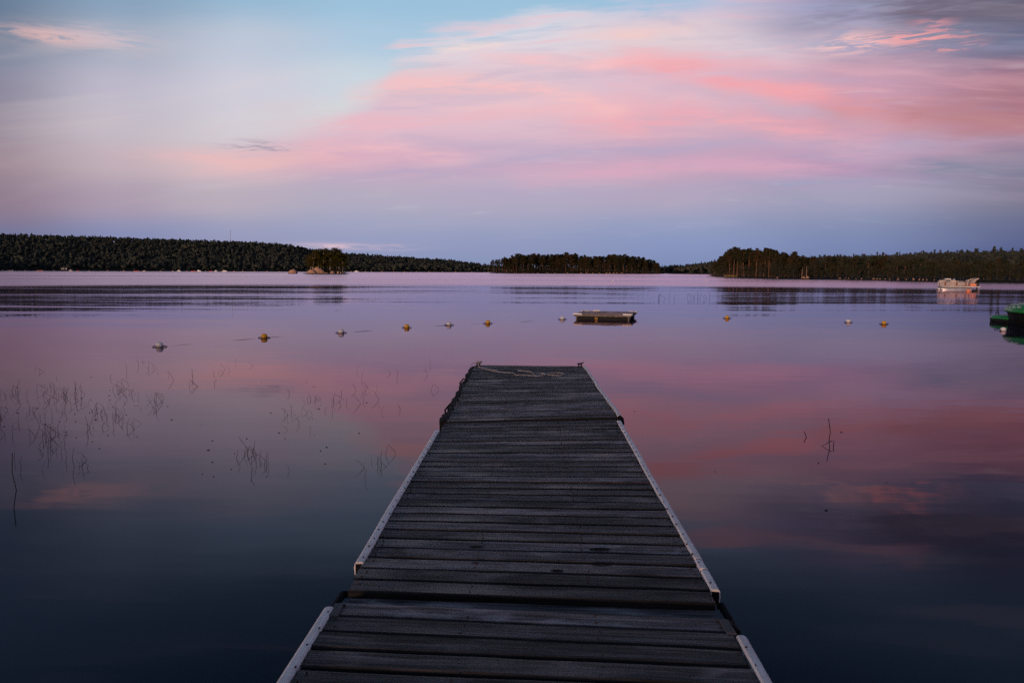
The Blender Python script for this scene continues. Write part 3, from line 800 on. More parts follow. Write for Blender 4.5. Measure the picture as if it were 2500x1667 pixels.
# islet birches and shrubs
LBt = 'pale-trunked birch on the small boulder-fringed islet'
for px, top, d in ((764, 617, 3), (772, 613, 7), (784, 611, 6), (795, 610, 9), (806, 608, 4), (812, 609, 6), (822, 609, 5), (832, 613, 6), (838, 622, 4), (759, 622, 4), (778, 610, 4), (790, 609, 4), (800, 611, 8), (817, 608, 8), (828, 611, 4)):
    r = D + d + 3; x, y = px_xy(px, r)
    tree(BIRCH, 'birch_tree', LBt, 'birches on the islet', x, y, top_h(px, top, r, .8), 1.15, .8)
for px, top, d in ((757, 634, 4), (768, 640, 6), (778, 636, 8), (792, 645, 4), (799, 652, 1), (812, 646, 4), (822, 642, 3), (832, 640, 3), (838, 648, 2), (844, 655, 2), (828, 655, 0), (815, 655, 0), (804, 656, -0.5), (786, 630, 7), (800, 632, 7), (815, 630, 7), (826, 628, 7)):
    r = D + d + 3; x, y = px_xy(px, r)
    tree(BUSH, 'shrub', 'leafy shrub crowding under the birches of the small islet', 'shrubs on the islet', x, y, top_h(px, top, r, .3), .7, .3)

# two bleached dead trunks on the shore
for px, y0, y1, lean in ((1958, 671, 653, .35), (1969, 670, 649, .2)):
    r = 234; x, y = px_xy(px, r); h = top_h(px, y1, r, 0.6)
    s_ = MB(); s_.tube([(0, 0, -.3), (lean * .15, 0, h * .5), (lean * .4, 0.1, h)], [.09, .07, .03], 7)
    s_.tube([(lean * .15, 0, h * .5), (lean * .15 + .25, .1, h * .6)], [.04, .015], 5)
    o = s_.build('dead_trunk', 'snag_wood', None, (x, y, .6)); tag(o, 'bleached %s dead trunk standing above the two pale boulders' % ('thin leaning' if px < 1965 else 'thick upright'), 'dead tree')
g_ = MB(); pts = []
for k in range(260):
    px = random.uniform(1768, 1800); r = interp(px_az(px), SH) + random.uniform(1, 4); x, y = px_xy(px, r); h = random.uniform(.2, .6)
    g_.tri((x - .12, y, .25), (x + .12, y, .25), (x + random.uniform(-.3, .3), y, .3 + h))
o = g_.build('bank_grass', 'shore_grass'); tag(o, 'dry yellow grass on the low bank under the pines of the point', 'grass', None, 'stuff')

# ------------------------------------------------------------------ the dock
def dock_frame(c0, y0, c1, y1, roll0, roll1, z0, z1):
    """returns f(t, s): point on the deck, t metres from the near end, s metres from the centre line"""
    L = math.hypot(c1 - c0, y1 - y0); ux, uy = (c1 - c0) / L, (y1 - y0) / L
    def f(t, s, dz=0.0):
        q = t / L; roll = roll0 + (roll1 - roll0) * q
        return Vector((c0 + ux * t + uy * s, y0 + uy * t - ux * s, z0 + (z1 - z0) * q + s * roll + dz))
    return f, L, math.atan2(-ux, uy)
PW, PT = 0.150, 0.038
def plank_mesh(seed, half):
    r = random.Random(seed); n = 8; mb = MB(); rings = []
    for k in range(n + 1):
        x = -half + 2 * half * k / n
        w0 = -PW / 2 + r.uniform(-.0022, .0022); w1 = PW / 2 + r.uniform(-.0022, .0022)
        zc = r.uniform(-.0015, .0015); b = .008; cup = r.uniform(0.0005, .003)
        rings.append([(x, w0, -PT), (x, w0, -b + zc), (x, w0 + b, zc + cup), (x, 0, zc - cup * .4), (x, w1 - b, zc + cup), (x, w1, -b + zc), (x, w1, -PT)])
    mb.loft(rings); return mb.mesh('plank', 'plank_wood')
HALF = 0.915
PLANKS = [plank_mesh(200 + k, HALF) for k in range(7)]
def rail(f, t0, t1, side, parent, wob, seed):
    """white vinyl bumper strip nailed along the deck edge"""
    r = random.Random(seed); mb = MB(); rings = []; n = max(3, int((t1 - t0) / .22))
    ph = r.uniform(0, 6)
    for k in range(n + 1):
        t = t0 + (t1 - t0) * k / n
        ofs = wob * (math.sin(t * 2.1 + ph) + .6 * math.sin(t * 4.7 + ph * 2)) ; dz = wob * .5 * math.sin(t * 2.9 + ph)
        s0 = side * (HALF + .004 + ofs * .5)
        ring = []
        for a, b in ((0, -.075), (0, .004), (.008, .012), (.034, .012), (.047, .002), (.052, -.02), (.050, -.055), (.040, -.075)):
            ring.append(f(t, s0 + side * a, b + dz))
        rings.append(ring if side > 0 else ring[::-1])
    mb.loft(rings, True)
    o = mb.build('bumper_strip', 'white_vinyl', parent)
    sc = MB(); t = t0 + .07
    while t < t1 - .03:
        p = f(t + r.uniform(-.02, .02), side * (HALF + .014 + r.uniform(-.007, .008)), .0125 + wob * .3)
        w = r.uniform(.003, .0065)
        sc.lathe([(w, -.004), (w, .002), (w * .5, .004)], 8, p); t += PW + .013
    if sc.v: sc.build('nail_heads', 'rust', o)['kind'] = 'stuff'
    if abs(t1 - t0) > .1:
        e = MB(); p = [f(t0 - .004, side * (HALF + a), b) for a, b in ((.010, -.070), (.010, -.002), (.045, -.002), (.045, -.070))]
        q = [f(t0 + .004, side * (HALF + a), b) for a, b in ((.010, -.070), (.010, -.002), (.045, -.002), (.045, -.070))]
        e.loft([p, q]); e.build('strip_end_shade', 'black_rubber', o)  # black cap paints the shade inside the hollow strip end
def section(label, c0, y0, c1, y1, roll0, roll1, z0, z1, skew0, skew1, first, n, seed):
    f, L, yaw = dock_frame(c0, y0, c1, y1, roll0, roll1, z0, z1)
    d = empty('dock_section', (0, 0, 0)); r = random.Random(seed)
    pitch = (L - first) / n
    for k in range(n):
        t = first + (k + .5) * pitch; q = t / L
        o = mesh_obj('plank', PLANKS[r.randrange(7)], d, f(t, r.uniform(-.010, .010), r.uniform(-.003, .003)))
        o.rotation_euler = (r.uniform(-.006, .006), -(roll0 + (roll1 - roll0) * q) + r.uniform(-.0015, .0015), yaw + skew0 + (skew1 - skew0) * q + r.uniform(-.0025, .0025) + (math.pi if r.random() < .5 else 0))
        if abs(o.rotation_euler.z) > 2: o.rotation_euler.y *= -1; o.rotation_euler.x *= -1
        o.scale = (1 + r.uniform(-.006, .006), min(1.06, (pitch - r.uniform(.014, .022)) / PW), 1)
    for s_ in (-.88, -.3, .3, .88):
        m = MB(); a0, a1 = f(0.02, s_), f(L - .02, s_)
        m.loft([[a0 + Vector((x, 0, z)) for x, z in ((-.02, -.20), (.02, -.20), (.02, -.0405), (-.02, -.0405))], [a1 + Vector((x, 0, z)) for x, z in ((-.02, -.20), (.02, -.20), (.02, -.0405), (-.02, -.0405))]])
        m.build('joist', 'dark_frame', d)
    for t in (.04, L - .04):
        m = MB(); a0, a1 = f(t, -HALF + .012), f(t, HALF - .012)
        m.loft([[a0 + Vector((0, y, z)) for y, z in ((-.02, -.19), (.02, -.19), (.02, -.042), (-.02, -.042))], [a1 + Vector((0, y, z)) for y, z in ((-.02, -.19), (.02, -.19), (.02, -.042), (-.02, -.042))]])
        m.build('end_beam', 'dark_frame', d)
    for t in (.7, L - .7):
        for s_ in (-.80, .80):
            p = f(t, s_); m = MB(); m.tube([(p.x, p.y, p.z - .06), (p.x, p.y, -3.4)], .024, 8); m.build('post', 'galvanised', d)
    m = MB()
    for k in range(n):
        for s_ in (-.88, -.3, .3, .88):
            for q in (-.035, .035):
                if r.random() < .12: continue
                p = f(first + (k + .5) * pitch + q + r.uniform(-.006, .006), s_ + r.uniform(-.012, .012), .002)
                m.lathe([(.0045, -.004), (.0045, .0012), (.002, .0016)], 6, p)
    m.build('nail_heads', 'rust', d)['kind'] = 'stuff'
    tag(d, label, 'dock section', None)
    return d, f, L
Zn = lambda y: (CAM_H - DECK) * FPX / (y - 662)
near, fn, Ln = section('foreground dock section of dark damp planks with white edge strips', -0.063, -1.14, 0.094, 3.664, -.030, -.026, DECK, DECK, 0.0, 0.0, 0.0, 30, 3)
mid, fm, Lm = section('middle dock section of dark planks with pale strips on both edges', 0.100, 3.70, 0.192, 8.44, -.022, .026, DECK - .01, DECK, -.01, .02, 0.115, 28, 4)
far, ff, Lf = section('outermost dock section with rope on it and black rubber along one edge', 0.222, 8.47, 0.288, 13.45, .030, -.004, DECK + .012, DECK, .03, 0.0, 0.0, 30, 5)
# sunken cross board in the joint between the foreground and middle sections
o = mesh_obj('joint_board', PLANKS[2], mid, fm(.050, 0, -.034)); o.rotation_euler = (0, .022, -.02); o.scale = (.985, 1.0, 1)
for dz_, dt_ in ((-.15, .0), (-.17, .12)):  # filler boards added below to keep the open joint dark
    o = mesh_obj('joint_board', PLANKS[4], mid, fm(dt_, 0, dz_)); o.rotation_euler = (0, .022, -.02); o.scale = (1.01, 1.25, 1)
for px, py, w in ((1465, 1335, .062), (1470, 1370, .058), (1163, 1333, .040), (1160, 1372, .016), (1360, 1388, .036), (1105, 1160, .042)):
    p = on_plane(px, py, DECK); m = MB()
    m.lathe([(w, .0), (w * .97, .0022), (w * .5, .0026)], 18); o = m.build('knot', 'rust_dark', mid, (p.x, p.y, fm(p.y - 3.70, p.x - .13).z + .0015)); o.scale = (1, .33, 1)
# strips
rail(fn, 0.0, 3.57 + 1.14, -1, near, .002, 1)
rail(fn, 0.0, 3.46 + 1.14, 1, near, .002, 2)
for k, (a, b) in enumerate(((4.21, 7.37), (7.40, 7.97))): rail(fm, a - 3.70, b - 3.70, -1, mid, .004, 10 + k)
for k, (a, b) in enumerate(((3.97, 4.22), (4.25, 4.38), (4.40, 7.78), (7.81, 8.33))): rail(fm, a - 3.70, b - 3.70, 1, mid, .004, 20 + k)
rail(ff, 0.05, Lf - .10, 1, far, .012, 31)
# black rubber sheet hanging off the outer section's other edge
m = MB(); rings = []; rr = random.Random(5); n = 46
for k in range(n + 1):
    t = .02 + (Lf - .12) * k / n
    bulge = .045 + .045 * abs(math.sin(t * 2.2 + 1.0)) + .03 * math.sin(t * 6.1) * math.sin(t * 1.3) + rr.uniform(-.010, .010)
    if .55 < t < 1.3: bulge += .035 * math.sin((t - .55) / .75 * math.pi)
    s0 = -(HALF + .004); up = .004 + .018 * math.sin(t * 3.7 + .5) + rr.uniform(-.006, .006)
    rings.append([ff(t, s0, -.17), ff(t, s0, -.002), ff(t, s0 - bulge * .5, up), ff(t, s0 - bulge, up - .03), ff(t, s0 - bulge * .95, -.12), ff(t, s0 - bulge * .6, -.20)])
m.loft(rings); m.build('rubber_edging', 'black_rubber', far, sm=False)
for t in (.86, 3.1):
    m = MB(); m.tube([ff(t, -HALF - .005, .012), ff(t + .02, -HALF - .06, .030), ff(t + .01, -HALF - .11, -.03), ff(t, -HALF - .10, -.12)], .011, 6); m.build('tie_strap', 'black_rubber', far)
# corner cleats and joint hardware
def cleat(f, t, s_, parent):
    p = f(t, s_); m = MB()
    m.tube([p + Vector((-.05, 0, .045)), p + Vector((-.02, 0, .052)), p + Vector((.02, 0, .052)), p + Vector((.06, 0, .075))], [.008, .013, .013, .008], 7)
    m.tube([p + Vector((-.022, 0, 0)), p + Vector((-.018, 0, .05))], .012, 6); m.tube([p + Vector((.022, 0, 0)), p + Vector((.018, 0, .05))], .012, 6)
    m.build('cleat', 'black_rubber', parent)
cleat(ff, Lf - .06, -HALF + .06, far); cleat(ff, Lf - .06, HALF - .05, far)
for s_ in (-1, 1):
    m = MB(); a = fn(Ln - .10, s_ * (HALF + .012), -.01); b = fm(.16, s_ * (HALF + .012), -.03)
    m.tube([a, a + Vector((s_ * .03, .03, -.03)), (a + b) / 2 + Vector((s_ * .035, 0, -.03)), b + Vector((s_ * .02, 0, 0)), b], [.018, .02, .016, .02, .018], 7)
    m.build('hinge_strap', 'black_rubber', mid)
    m = MB(); p = fn(Ln - .11, s_ * (HALF - .01), .002); m.box(p.x - .022, p.x + .022, p.y - .07, p.y + .07, p.z - .02, p.z + .006, .003); m.build('corner_bracket', 'old_metal', near)
m = MB(); p = ff(-.01, HALF + .02, -.02); m.tube([p + Vector((0, .05, .02)), p + Vector((.03, .02, 0)), p + Vector((.03, -.03, -.04)), p + Vector((0, -.05, -.08))], .022, 7); m.build('hinge_strap', 'black_rubber', far)
# rope left lying on the outer section
def rope_pts(pts):
    res = []
    for zx, zy in pts:
        px, py = 1060 + zx / 4.704, 860 + zy / 4.704
        p = on_plane(px, py, DECK); q = (p.y - 8.47) / Lf
        p.z = DECK + .012 * (1 - q) + (p.x - .25) * (.030 - .034 * q) + .012
        res.append(p)
    return res
def spline(P, n=6):
    res = []
    for i in range(len(P) - 1):
        p0, p1, p2, p3 = P[max(i - 1, 0)], P[i], P[i + 1], P[min(i + 2, len(P) - 1)]
        for k in range(n):
            t = k / n
            res.append(.5 * ((2 * p1) + (p2 - p0) * t + (2 * p0 - 5 * p1 + 4 * p2 - p3) * t * t + (3 * p1 - p0 - 3 * p2 + p3) * t ** 3))
    res.append(P[-1]); return res
rope = empty('mooring_rope', on_plane(1167, 897, DECK))
def rp(name, pts):
    m = MB(); P = spline(pts); off = rope.location
    m.tube([p - off for p in P], .0055, 6); m.build(name, 'rope', rope)
rp('rope_run', rope_pts([(505, 172), (600, 195), (700, 215), (780, 238), (905, 245), (932, 268), (1050, 275), (1190, 281), (1262, 276), (1290, 262), (1230, 251), (1180, 256), (1145, 266), (1118, 238), (1050, 226), (985, 222), (960, 218), (975, 212), (996, 217)]))
rp('rope_loop', rope_pts([(1175, 282), (1260, 264), (1360, 250), (1440, 247), (1488, 257), (1478, 274), (1400, 278), (1300, 268), (1240, 262)]))
rp('rope_run', rope_pts([(512, 180), (590, 200), (690, 226), (770, 236)]))
cp = ff(Lf - .06, -HALF + .06, .02)
rp('rope_coil', [cp + Vector((.045 * math.cos(a * 1.0), .03 * math.sin(a * 1.0), .004 * a + .004)) for a in np.linspace(0, 15, 30)])
rp('rope_tail', [cp + Vector((-.04, 0, .03)), cp + Vector((-.10, -.05, .02)), cp + Vector((-.14, -.18, -.05)), cp + Vector((-.16, -.32, -.14))])
tag(rope, 'pale mooring rope lying in loose loops on the outermost planks', 'rope')

# ------------------------------------------------------------------ swim-area buoys and their line
def buoy(px, py, white, label, grp):
    p = on_plane(px, py); b = empty('buoy', p, random.uniform(-.3, .3)); k = 1.0
    m = MB(); m.lathe([(.035, -.09), (.07, -.075), (.086, -.04), (.090, .03), (.084, .065), (.058, .088), (.02, .094)], 16)
    m.build('float', 'buoy_white' if white else 'buoy_yellow', b, (0, 0, .035), (random.uniform(-.1, .1), random.uniform(-.12, .12), 0), True)
    m = MB(); m.lathe([(.090, .0), (.094, .003), (.094, .014), (.090, .017)], 16); m.build('band', 'dark_rope', b, (0, 0, .012))
    for s_ in (-1, 1):
        m = MB(); m.tube([(s_ * .08, 0, .035), (s_ * .13, 0, .028), (s_ * .18, 0, .010), (s_ * .14, 0, -.004), (s_ * .07, 0, .0)], .011, 6); m.build('rope_loop', 'dark_rope', b)
    tag(b, label, 'buoy', grp); return p
BU = [(390, 847, 1, 'white swim buoy at the end of the line, nearest the reed bed'), (645, 825, 0, 'yellow swim buoy next to the end white buoy'), (833, 813, 1, 'white swim buoy between the first two yellow buoys'),
      (993, 800.5, 0, 'second yellow buoy along the line from the reed bed'), (1096, 794, 1, 'white swim buoy between the second and third yellow buoys'), (1191, 790, 0, 'third yellow buoy along the line from the reed bed'),
      (1373, 780, 1, 'white swim buoy floating beside the wooden swim raft'), (1775, 777.5, 0, 'yellow buoy alone on the water between raft and far white buoy'), (2071, 787.5, 1, 'white swim buoy close beside a yellow one on the pontoon-boat side'),
      (2158, 791.5, 0, 'yellow buoy on the pontoon-boat side of the neighbouring white buoy'), (2449, 808, 1, 'white swim buoy next to the green inflatable')]
BP = [buoy(*b[:3], b[3], 'swim-line buoys') for b in BU]
for i in range(len(BP) - 1):
    a, b = BP[i], BP[i + 1]; m = MB(); L = (b - a).length; n = int(L / .12)
    P = []
    for k in range(n + 1):
        t = k / n; p = a.lerp(b, t)
        z = -.0085 + .010 * math.sin(t * L * 2.9 + i) * math.sin(t * L * .83 + 2 * i) - (.016 if i > 6 else .0) - .006 * (i == 6)
        P.append((p.x, p.y + .05 * math.sin(t * L * .7 + i), z))
    m.tube(P, .0075, 5)
    o = m.build('float_line', 'dark_rope'); tag(o, 'dark half-sunk line strung between neighbouring swim buoys', 'rope', 'lines between the swim buoys')
for px, py, l in ((1497, 687.5, 'tiny white mooring buoy on open water before the pine island'), (1724, 685.5, 'tiny white mooring buoy on open water off the tip of the point')):
    p = on_plane(px, py); m = MB(); m.lathe([(.08, -.1), (.17, .0), (.19, .1), (.15, .22), (.05, .27)], 12)
    o = m.build('mooring_buoy', 'buoy_white', None, p, None, True); tag(o, l, 'buoy')

# ------------------------------------------------------------------ swim raft
raft = empty('swim_raft', (4.05, 34.35, -.045), R(-14))
W, Dp = 1.16, 1.16
for k in range(15):
    y = -Dp + (k + .5) * 2 * Dp / 15
    m = MB(); m.box(-W, W, -.068, .068, 0, .035, .005); m.build('deck_plank', 'raft_wood', raft, (random.uniform(-.01, .01), y, .245 + random.uniform(-.003, .003)))
for s_ in (-1, 1):
    m = MB(); m.box(-W - .03, W + .03, -.02, .02, .165, .272, .004); m.build('fascia', 'raft_fascia', raft, (0, s_ * (Dp + .022), 0))
    m = MB(); m.box(-.02, .02, -Dp + .002, Dp - .002, .165, .270, .004); m.build('fascia', 'raft_fascia', raft, (s_ * (W + .022), 0, 0))
    m = MB(); m.box(-W + .04, W - .04, -.32, .32, -.25, .162, .03); m.build('float_drum', 'float_black', raft, (0, s_ * (Dp - .35), 0))
for sx in (-1, 1):
    for sy in (-1, 1):
        m = MB(); m.box(-.19, .19, -.02, .035, .235, .302, .012); m.build('corner_bumper', 'buoy_white', raft, (sx * (W - .12), sy * (Dp + .045), 0))
        m = MB(); m.box(-.02, .035, -.15, .15, .235, .304, .012); m.build('corner_bumper', 'buoy_white', raft, (sx * (W + .045), sy * (Dp - .10), 0))
        m = MB(); m.box(-.03, .03, -.012, .012, -.12, .158, .004); m.build('corner_post', 'raft_fascia', raft, (sx * (W - .07), sy * (Dp + .0), 0))
m = MB(); m.box(-.16, .16, -.07, .07, .283, .34, .02); m.build('cushion_pad', 'buoy_white', raft, (-.55, Dp - .1, 0))
m = MB(); m.tube([(.045 * math.cos(a) - .25, -Dp - .055, .09 + .045 * math.sin(a)) for a in np.linspace(0, 6.28, 14)], .012, 6, False); m.build('mooring_ring', 'buoy_yellow', raft)
tag(raft, 'square wooden swim raft on black floats with white corner bumpers', 'raft')

# ------------------------------------------------------------------ moored pontoon boat
pc = on_plane(2340, 708.5); boat = empty('pontoon_boat', (pc.x + .25, pc.y + .8, 0), R(-14)); boat.scale = (.86, .9, .92)
# local x: stern +, bow -
for s_ in (-1, 1):
    m = MB(); xs = (-2.35, -2.15, -1.8, -1.2, 1.45, 1.6); rd = (.05, .18, .27, .31, .31, .22); zz = (.26, .16, .09, .05, .05, .05)
    m.tube([(x, s_ * .8, z) for x, z in zip(xs, zz)], rd, 14); m.build('pontoon', 'aluminium', boat, sm=True)
m = MB(); m.box(-2.2, 2.45, -1.1, 1.1, .40, .50, .01); m.build('deck', 'boat_panel', boat)
m = MB(); m.box(-2.22, 2.48, -1.14, -1.10, .42, .50, .008); m.build('deck_trim', 'boat_white', boat)
for y in (-1.07, 1.07):
    for x0, x1 in ((-2.1, -1.35), (-1.3, .15), (.2, 1.05)):
        m = MB(); m.box(x0, x1, y - .012, y + .012, .56, 1.0, .004); p = m.build('side_panel', 'boat_panel', boat)
        m = MB(); m.tube([(x0, y, .54), (x0, y, 1.12), (x1, y, 1.12), (x1, y, .54)], .022, 6); m.tube([(x0, y, 1.04), (x1, y, 1.04)], .012, 6); m.build('rail_tube', 'aluminium', p)
    for x in (-1.75, -.35, .75):
        m = MB(); m.box(x - .11, x + .11, y - .022, y + .022, .36, 1.06, .004); m.build('side_stripe', 'boat_stripe', boat)
m = MB(); m.tube([(-2.1, -1.05, .54), (-2.1, -1.05, 1.12), (-2.1, 1.05, 1.12), (-2.1, 1.05, .54)], .022, 6); m.tube([(-2.1, -1.05, .82), (-2.1, 1.05, .82)], .015, 6); m.build('bow_rail', 'aluminium', boat)
m = MB(); m.box(-2.0, -1.2, .4, 1.0, .50, .92, .04); m.box(-2.0, -1.2, .86, 1.02, .9, 1.25, .04); m.build('bow_seat', 'boat_cream', boat)
m = MB(); m.box(-.35, .25, .25, .95, .50, 1.18, .05); c_ = m.build('console', 'boat_cream', boat)
m = MB(); m.tube([(.27 + .0 * a, .6 + .17 * math.cos(a), 1.05 + .17 * math.sin(a)) for a in np.linspace(0, 6.28, 14)], .015, 6, False); m.build('steering_wheel', 'boat_dark', c_)
m = MB(); m.quad((-.33, .27, 1.18), (-.33, .93, 1.18), (-.20, .93, 1.42), (-.20, .27, 1.42)); m.quad((-.345, .27, 1.18), (-.215, .27, 1.42), (-.215, .93, 1.42), (-.345, .93, 1.18)); m.build('windscreen', 'boat_white', c_)
m = MB(); m.box(-1.15, -.45, -1.0, -.45, .50, .95, .05); m.box(-1.15, -.45, -1.04, -.92, .9, 1.28, .04); m.build('bench_seat', 'boat_cream', boat)
m = MB(); m.box(-1.45, -.75, .1, .9, 1.30, 1.46, .05); m.tube([(-1.4, .15, .5), (-1.35, .2, 1.32)], .016, 6); m.tube([(-.8, .8, .5), (-.85, .8, 1.32)], .016, 6); m.build('folded_canopy', 'boat_white', boat)
m = MB(); m.box(.55, 1.25, -.2, .7, .50, .90, .05)
m.loft([[(1.1, -.2, .85), (1.25, -.2, .85), (1.25, .7, .85), (1.1, .7, .85)], [(1.3, -.2, 1.32), (1.42, -.2, 1.30), (1.42, .7, 1.30), (1.3, .7, 1.32)]]); m.build('captain_seat', 'boat_cream', boat)
m = MB(); m.box(1.35, 2.1, -.9, .9, .50, .86, .05); m.build('stern_bench', 'orange_plastic', boat)
m = MB()
m.loft([[(1.55, -.9, .88), (1.7, -.9, .86), (1.7, .9, .86), (1.55, .9, .88)], [(1.95, -.9, 1.22), (2.1, -.9, 1.2), (2.1, .9, 1.2), (1.95, .9, 1.22)]]); m.build('stern_backrest', 'boat_cream', boat)
m = MB(); m.tube([(1.2, -1.0, .9), (1.7, -1.0, 1.25), (2.3, -1.0, 1.46)], [.05, .09, .07], 8); m.tube([(1.2, 1.0, .9), (1.7, 1.0, 1.25), (2.3, 1.0, 1.46)], [.05, .09, .07], 8); m.tube([(2.25, -1.0, 1.44), (2.25, 1.0, 1.44)], [.09, .09], 8); m.build('folded_bimini', 'boat_cream', boat)
m = MB(); m.box(2.3, 2.65, -.18, .18, .45, .95, .06); m.box(2.38, 2.52, -.05, .05, -.4, .5); m.build('outboard_motor', 'boat_dark', boat)
m = MB(); m.tube([(2.40, -.9, .5), (2.46, -.92, .1), (2.46, -.92, -.3)], .018, 6); m.tube([(2.40, -.6, .5), (2.46, -.62, .1), (2.46, -.62, -.3)], .018, 6); m.build('boarding_ladder', 'aluminium', boat)
tag(boat, 'cream pontoon boat with silver pontoons moored on calm water', 'boat')
p = on_plane(2364, 712); m = MB(); m.lathe([(.10, -.12), (.22, .02), (.24, .12), (.18, .26), (.06, .31)], 14)
o = m.build('mooring_buoy', 'orange_plastic', None, p, None, True); tag(o, 'round orange mooring buoy under the stern of the pontoon boat', 'buoy')

# ------------------------------------------------------------------ green inflatables
tcn = Vector((21.75, 30.9, 0)); tramp = empty('water_trampoline', (tcn.x, tcn.y, 0))
TR = 2.28
def tprof(th):  # outer skin: th 0 at the lower lip of the green cover .. 1 at its top
    a = th * math.pi / 2
    return TR - .58 + .58 * math.cos(a) * (1.0), .50 + .32 * math.sin(a)
gp = [(TR - .10, .46), (TR - .02, .475)] + [tprof(k / 8) for k in range(9)] + [(TR - .80, .82), (TR - 1.0, .78), (TR - 1.12, .66)]
m = MB(); i0 = 0; n = 64
def ring_lathe(mb, prof, n):
    i0 = len(mb.v)
    for r, z in prof:
        for j in range(n): a = 2 * math.pi * j / n; mb.v.append((r * math.cos(a), r * math.sin(a), z))
    for k in range(len(prof) - 1):
        for j in range(n):
            a = i0 + k * n + j; b = i0 + k * n + (j + 1) % n; mb.f.append((a, b, b + n, a + n))
ring_lathe(m, gp, n); m.build('green_cover', 'inflatable_green', tramp, sm=True)
m = MB(); ring_lathe(m, [(TR - 1.12, .66), (TR - 1.2, .45), (TR - 1.0, -.05), (TR - .6, -.18), (TR - .22, -.05), (TR - .16, .3), (TR - .10, .46)], n); m.build('black_tube', 'float_black', tramp, sm=True)
m = MB(); m.lathe([(TR - 1.16, .60), (TR - 1.16, .62)], 40); m.build('jump_mat', 'black_rubber', tramp)
# white lettering painted round the cover: strokes in (angle, height) on the skin
let = MB()
ang_l = math.atan2(-tcn.y, -tcn.x) - R(60)   # towards the dock side
def skin(u, th):
    r, z = tprof(th); a = ang_l + u
    nrm = Vector((math.cos(a), math.sin(a), .4)).normalized()
    return Vector((r * math.cos(a), r * math.sin(a), z)) + nrm * .006
def stroke(pts, w=.017):
    for (u0, t0), (u1, t1) in zip(pts, pts[1:]):
        st = []
        for k in range(4):
            f_ = k / 3; u = u0 + (u1 - u0) * f_; t = t0 + (t1 - t0) * f_
            c = skin(u, t); tg = (skin(u0 + (u1 - u0) * (f_ + .05), t0 + (t1 - t0) * (f_ + .05)) - c).normalized()
            a = ang_l + u; nn = Vector((math.cos(a), math.sin(a), .8 * t + .1)).normalized(); sd = tg.cross(nn).normalized() * w
            st.append((c - sd, c + sd))
        for p_, q_ in zip(st, st[1:]): let.quad(tuple(p_[0]), tuple(p_[1]), tuple(q_[1]), tuple(q_[0]))
LW = .10
def letter(u, ch, lo, hi, w):
    g = {'R': [[(0, 0), (0, 1), (1, 1), (1, .5), (0, .5)], [(.4, .5), (1, 0)]], 'E': [[(1, 0), (0, 0), (0, 1), (1, 1)], [(0, .5), (.8, .5)]], 'B': [[(0, 0), (0, 1), (.9, .9), (.8, .5), (0, .5)], [(.8, .5), (1, .1), (0, 0)]], 'L': [[(0, 1), (0, 0), (1, 0)]]}[ch]
    for s_ in g: stroke([(u + x * w, lo + (hi - lo) * y) for x, y in s_])
for k, ch in enumerate('REEL'): letter(-.30 + k * .135, ch, .30 + .03 * k, .86, LW)
for k in range(5): stroke([(-.30 + k * .07, .10), (-.27 + k * .07, .17), (-.25 + k * .07, .10)], .010)
let.build('lettering', 'letter_white', tramp)
tag(tramp, 'big round green and black water trampoline with white lettering', 'inflatable')
pp = on_plane(2442, 789.5); pad = empty('launch_pad', (pp.x + 1.15, pp.y + .85, 0), R(4))
def sup(a, b, n, e=3.0):
    res = []
    for j in range(n):
        t = 2 * math.pi * j / n; c, s_ = math.cos(t), math.sin(t)
        res.append((a * math.copysign(abs(c) ** (2 / e), c), b * math.copysign(abs(s_) ** (2 / e), s_)))
    return res
def pad_part(name, mat, lv):
    m = MB(); m.loft([[(x * q, y * q, z) for x, y in sup(.80, .86, 40)] for q, z in lv]); m.build(name, mat, pad, sm=True)
pad_part('pad_base', 'float_black', [(.90, -.10), (.98, -.04), (1.0, .06), (1.0, .12), (.985, .133)])
pad_part('pad_top', 'inflatable_green', [(1.0, .135), (1.012, .16), (.985, .21), (.92, .255), (.80, .285), (.55, .305), (.2, .312)])
for x, y in ((-.42, .55), (.25, .30)):
    m = MB(); m.tube([(x - .08, y, .30), (x - .06, y, .36), (x, y, .385), (x + .06, y, .36), (x + .08, y, .30)], .018, 6); m.build('handle', 'black_rubber', pad)
tag(pad, 'low green inflatable pad with black handles beside the water trampoline', 'inflatable')

# ------------------------------------------------------------------ far shore boats, cabin and mast
def far_boat(px, L, mat, label, cab=True):
    a = px_az(px); r = interp(a, SH) - 6
    x, y = math.sin(a) * r, math.cos(a) * r
    b = empty('motor_boat', (x, y, 0), random.uniform(-.3, .3))
    m = MB(); st = []
    for t, w, z in ((-1, .75, .75), (-.3, .9, .8), (.4, .75, .9), (.8, .4, 1.0), (1, .05, 1.1)):
        xx = t * L / 2; st.append([(xx, -w, z), (xx, -w * .7, -.2), (xx, w * .7, -.2), (xx, w, z)])
    m.loft(st); m.build('hull', mat, b)
    if cab: m = MB(); m.box(-L * .22, L * .18, -.6, .6, .8, 1.7, .15); m.build('cabin', 'boat_white', b)
    tag(b, label, 'boat')
far_boat(437, 4.5, 'boat_white', 'small white motor boat moored below the middle of the ridge')
far_boat(485, 6.0, 'boat_white', 'larger white cabin boat moored among small craft below the ridge')
far_boat(527, 3.6, 'boat_white', 'small white boat between the cabin boat and the bright boat')
far_boat(548, 6.5, 'boat_white', 'bright white cabin boat moored directly below the radio mast')
far_boat(515, 4.2, 'boat_red', 'reddish open boat drawn up beside small white boat', False)
far_boat(472, 5.5, 'boat_red', 'long reddish open boat beside the larger white cabin boat', False)
far_boat(333, 6.0, 'boat_red', 'long red open boat alone along the dark ridge shore', False)
far_boat(351, 4.5, 'boat_cream', 'cream open boat next to the long red open boat', False)
